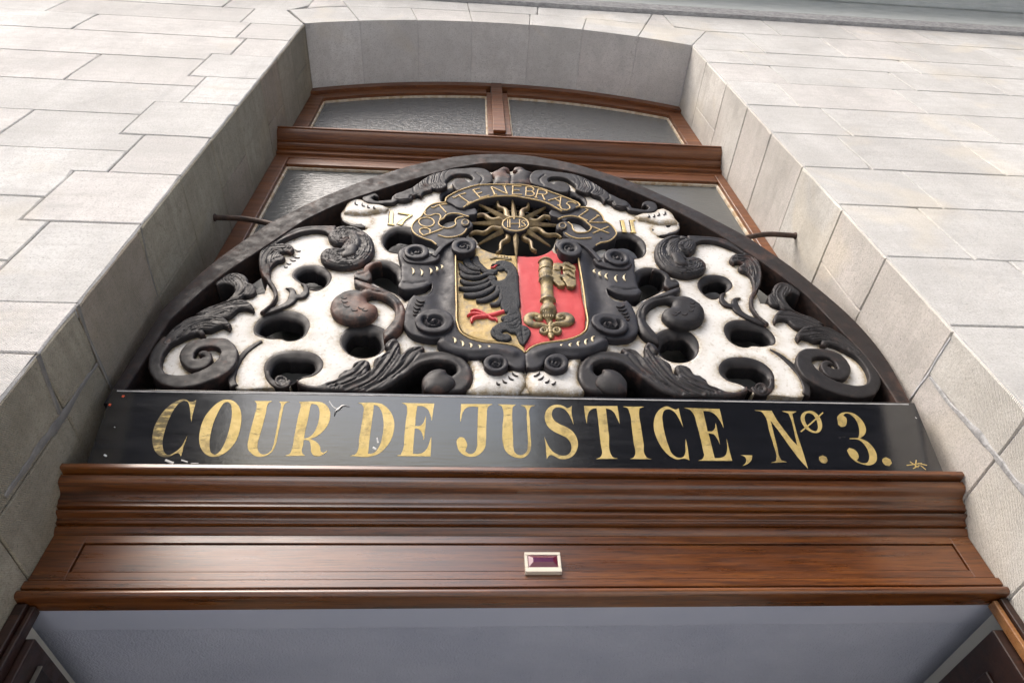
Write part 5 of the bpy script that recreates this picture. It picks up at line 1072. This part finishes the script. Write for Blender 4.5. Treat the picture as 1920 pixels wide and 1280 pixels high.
tl('F', [(490, 965), (620, 998), (740, 990), (830, 962), (890, 918), (920, 870)], hb-.003)
tl('G', [(950, 565), (1060, 545), (1160, 555), (1275, 600), (1360, 685), (1392, 752), (1475, 800), (1538, 868), (1568, 938), (1530, 1000), (1435, 1060), (1325, 1080), (1255, 1120)], hb-.003)
tl('G', [(690, 725), (790, 690), (890, 678), (980, 692), (1060, 725), (1130, 780), (1190, 845), (1150, 905), (1060, 928), (960, 918), (915, 870), (900, 820), (840, 770)], hb-.003)
tl('G', [(800, 935), (880, 985), (980, 1015), (1120, 1010), (1190, 1005)], hb-.003)
tr.build('gilt_edge', M_TRIM, banner, True)
lt = []
def L_(w, ls, h):
    mb = MB()
    for pts in ls: stroke(mb, W(w, pts), .0027, h, .004)
    mb.build('motto_letter', M_TRIM, banner, True)
hl = hb-.004; hh = hc-.002
L_('F', [[(268, 975), (400, 930), (560, 872)], [(268, 972), (222, 925), (225, 880), (270, 862), (330, 870), (372, 895), (368, 932)]], hl)
L_('F', [[(200, 775), (215, 735), (260, 712), (320, 706), (390, 722), (432, 765), (425, 805), (380, 835), (310, 842), (240, 820), (200, 775)]], hl)
L_('F', [[(305, 612), (292, 650), (330, 680), (390, 672), (440, 652), (500, 655), (532, 690), (515, 735)]], hl)
L_('F', [[(388, 548), (420, 558), (490, 522), (625, 500)], [(510, 518), (615, 632)]], hl)
L_('F', [[(708, 402), (735, 408), (800, 372), (905, 338)], [(800, 372), (955, 480)], [(915, 505), (990, 468)]], hh)
L_('F', [[(1015, 290), (1125, 412)], [(1015, 290), (1115, 270)], [(1075, 350), (1150, 325)], [(1110, 412), (1260, 372)]], hh)
L_('F', [[(1290, 247), (1345, 362)], [(1300, 247), (1530, 352)], [(1482, 230), (1532, 352)], [(1460, 232), (1510, 228)], [(1320, 366), (1375, 358)]], hh)
L_('G', [[(15, 232), (10, 360)], [(0, 230), (140, 236)], [(15, 295), (110, 297)], [(0, 357), (152, 360)]], hh)
L_('G', [[(215, 248), (208, 376)], [(205, 248), (290, 250), (328, 278), (300, 310), (215, 312)], [(300, 314), (336, 345), (310, 378), (195, 378)]], hh)
L_('G', [[(395, 285), (358, 408)], [(385, 282), (480, 295), (525, 328), (500, 362), (380, 350)], [(455, 362), (490, 435)], [(335, 400), (385, 412)], [(470, 432), (502, 442)]], hh)
L_('G', [[(540, 450), (735, 393)], [(735, 393), (718, 530)], [(640, 420), (722, 468)], [(680, 515), (740, 545)]], hh)
L_('G', [[(965, 500), (900, 470), (845, 472), (818, 500), (862, 532), (868, 565), (820, 592), (760, 580), (722, 548)]], hh)
L_('G', [[(1145, 588), (1000, 690)], [(1000, 690), (1130, 748)], [(1100, 578), (1150, 592)]], hl)
L_('G', [[(1300, 672), (1160, 770)], [(1160, 775), (1412, 776)], [(1270, 668), (1310, 684)]], hl)
L_('G', [[(1195, 838), (1455, 938)], [(1215, 938), (1450, 840)]], hl)
mb = MB(); stroke(mb, W('G', [(1325, 1008), (1345, 1012)]), .004, hl, .004); mb.build('motto_dot', M_BLK, banner, True)
# knobs at banner tips
for w, x, y in (('F', 900, 775), ('G', 760, 825)):
    carve('banner_knob', crom(R_.uv(ell(w, x, y, 66, 54, 16), .055), step=.004), M_BLKC, banner, .050, .004, .012, .0, ready=True)
    mb = MB(); stroke(mb, ell(w, x, y, 50, 40, 14), .0028, .053, .004, closed=True); mb.build('knob_ring', M_GOLDR, banner, True)

# ---- sun with rays
sun_ = bpy.data.objects.new('sun_emblem', None); COL.objects.link(sun_); sun_.parent = rel; sun_.empty_display_size = .05
C0 = (967, 638)
def inter(a, b, t): return (a[0]+(b[0]-a[0])*t, a[1]+(b[1]-a[1])*t)
for tip in ((940, 428), (1235, 492), (1340, 652), (1245, 815), (975, 925), (662, 803), (575, 633), (655, 472)):
    mb = MB(); stroke(mb, W('D', [inter(C0, tip, t) for t in (.1, .45, .75, 1.)]), (.0120, .0100, .0055, .001), .030, (.022, .018, .012, .003), shape='tri', foot=.008, step=.01); mb.build('straight_ray', M_GOLDR, sun_, True, 20)
for tip, s in (((785, 435), 1), ((1095, 448), -1), ((1305, 575), 1), ((1335, 755), -1), ((1130, 865), 1), ((815, 880), -1), ((600, 730), 1), ((590, 555), -1)):
    dx, dy = tip[0]-C0[0], tip[1]-C0[1]; L = math.hypot(dx, dy); nx, ny = -dy/L, dx/L; pts = []; ws = []
    for i in range(15):
        t = .2+.8*i/14; a = s*math.sin(t*16)*13*(1-.2*t); p = inter(C0, tip, t); pts.append((p[0]+nx*a, p[1]+ny*a)); ws.append(.0135*(1-t)+.0035)
    mb = MB(); stroke(mb, W('D', pts), ws, .018, .014, foot=.010, step=.004); mb.build('wavy_ray', M_GOLDR, sun_, True, 60)
med = crom(R_.uv(ell('D', 967, 640, 112, 63, 22), .055), step=.004); carve('medallion', med, M_BLKC, sun_, .050, .003, .01, .01, ready=True)
mb = MB(); stroke(mb, ell('D', 967, 640, 104, 56, 26), .003, .053, .0045, closed=True)
for pts in ([(905, 608), (905, 668)], [(922, 608), (922, 668)], [(898, 606), (928, 606)], [(898, 669), (930, 669)], [(922, 638), (995, 638)], [(1000, 610), (1000, 668)], [(990, 608), (1012, 608)], [(990, 669), (1012, 669)], [(1045, 622), (1028, 612), (1015, 625), (1040, 642), (1045, 655), (1025, 664), (1012, 655)], [(955, 602), (955, 590)], [(948, 594), (963, 594)]):
    stroke(mb, W('D', pts), .0020, .053, .004)
mb.build('monogram', M_TRIM, sun_, True)

_gp = carve('ground_panel', ground, M_WHT, rel, 0., .004, .02, -.052, holes=hall, g=.009, ready=True, tn=.0008, base=gbase, grooves=[(uvw('B', [(625, 888), (700, 895), (785, 905)], 0), .002, .0015)])
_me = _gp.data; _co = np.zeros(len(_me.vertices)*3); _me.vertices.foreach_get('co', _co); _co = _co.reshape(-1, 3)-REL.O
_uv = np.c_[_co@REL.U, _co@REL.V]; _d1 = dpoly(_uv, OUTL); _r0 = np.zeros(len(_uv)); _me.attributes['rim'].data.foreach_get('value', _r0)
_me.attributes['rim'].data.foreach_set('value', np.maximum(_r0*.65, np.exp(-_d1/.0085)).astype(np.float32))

# ================================================================== iron rods from jambs to the arch
def rod(p0, p1, mid, label):
    t = thing('iron_rod', label, 'iron rod', 'iron stay rods holding the carved arch')
    P = crom(np.array([p0, mid, p1]), False, .02, corner=180); V = []; k = 12
    for i, p in enumerate(P):
        d = P[min(i+1, len(P)-1)]-P[max(i-1, 0)]; d /= np.linalg.norm(d); a = np.cross(d, [0, 1., 0]); a /= np.linalg.norm(a); b_ = np.cross(d, a)
        for j in range(k): q = 2*math.pi*j/k; V.append(p+(a*math.cos(q)+b_*math.sin(q))*.0105)
    obj('rod', V, [(i*k+j, i*k+(j+1) % k, (i+1)*k+(j+1) % k, (i+1)*k+j) for i in range(len(P)-1) for j in range(k)]+[tuple(range(k))[::-1], tuple((len(P)-1)*k+j for j in range(k))], M_IRON, t, True, 50)
    mb = MB(); s = 1 if p0[0] < 0 else -1; x = p0[0]; Vv = []
    for xx, r in ((x, .015), (x+s*.004, .014), (x+s*.007, .0095)):
        for j in range(12): q = 2*math.pi*j/12; Vv.append((xx, p0[1]+r*math.cos(q), p0[2]+r*math.sin(q)))
    mb.add(Vv, [(i*12+j, i*12+(j+1) % 12, i*12+12+(j+1) % 12, i*12+12+j) for i in range(2) for j in range(12)]); mb.build('wall_plate', M_IRON, t, True)
rod((XL+.0005, 1.2457, 3.846), (-.70, 1.243, 3.80), (-.84, 1.246, 3.846), 'rusty iron rod from the dark left jamb to the carved arch')
rod((XR-.0005, 1.233, 3.845), (1.06, 1.24, 3.81), (1.19, 1.236, 3.853), 'rusty iron rod from the pale right jamb to the carved arch')

# ================================================================== surroundings
def struct(name, V, Fc, m): o = obj(name, V, Fc, m, None, False); o['kind'] = 'structure'; return o
struct('ground', [(-300, -300, 0), (300, -300, 0), (300, 300, 0), (-300, 300, 0)], [(0, 1, 2, 3)], M_PAVE)
mb = MB(); mb.box((2.2, -16, 0), (24, -9, 16)); mb.box((-26, -16, 0), (-6.4, -9, 11)); ob = mb.build('street_backdrop', M_FAC); ob['kind'] = 'structure'

# ================================================================== camera, light
cam = bpy.data.cameras.new('camera'); co = bpy.data.objects.new('camera', cam); COL.objects.link(co); SC.camera = co
cam.sensor_width = 36; cam.lens = F/1920*36; cam.clip_end = 1000; cam.clip_start = .02
# photo camera frame: x right, y down, z forward ; blender: x right, y up, -z forward
from mathutils import Matrix
ex = RM@np.array([1., 0, 0]); ey = -(RM@np.array([0, 1., 0])); ez = -(RM@np.array([0, 0, 1.]))
co.matrix_world = Matrix(((ex[0], ey[0], ez[0], CAM[0]), (ex[1], ey[1], ez[1], CAM[1]), (ex[2], ey[2], ez[2], CAM[2]), (0, 0, 0, 1)))
w = bpy.data.worlds.new('World'); SC.world = w; w.use_nodes = True; nt = w.node_tree
sky = nt.nodes.new('ShaderNodeTexSky'); sky.sky_type = 'NISHITA'; sky.sun_disc = False
az, el = math.radians(-38), math.radians(48)       # azimuth from -y towards -x
sd = np.array([math.sin(az)*math.cos(el), -math.cos(az)*math.cos(el), math.sin(el)])
sky.sun_elevation = el; sky.sun_rotation = math.atan2(sd[0], sd[1]); sky.air_density = 1.; sky.dust_density = 5.; sky.ozone_density = 1.
nt.links.new(sky.outputs[0], nt.nodes['Background'].inputs[0]); nt.nodes['Background'].inputs[1].default_value = .15
sl = bpy.data.lights.new('sun', 'SUN'); so = bpy.data.objects.new('sun', sl); COL.objects.link(so); sl.energy = .9; sl.angle = math.radians(40); sl.color = (1, .99, .975)
so.rotation_euler = Vector(-sd).to_track_quat('-Z', 'Y').to_euler()
SC.view_settings.view_transform = 'Standard'; SC.view_settings.look = 'None'; SC.view_settings.exposure = 1.36
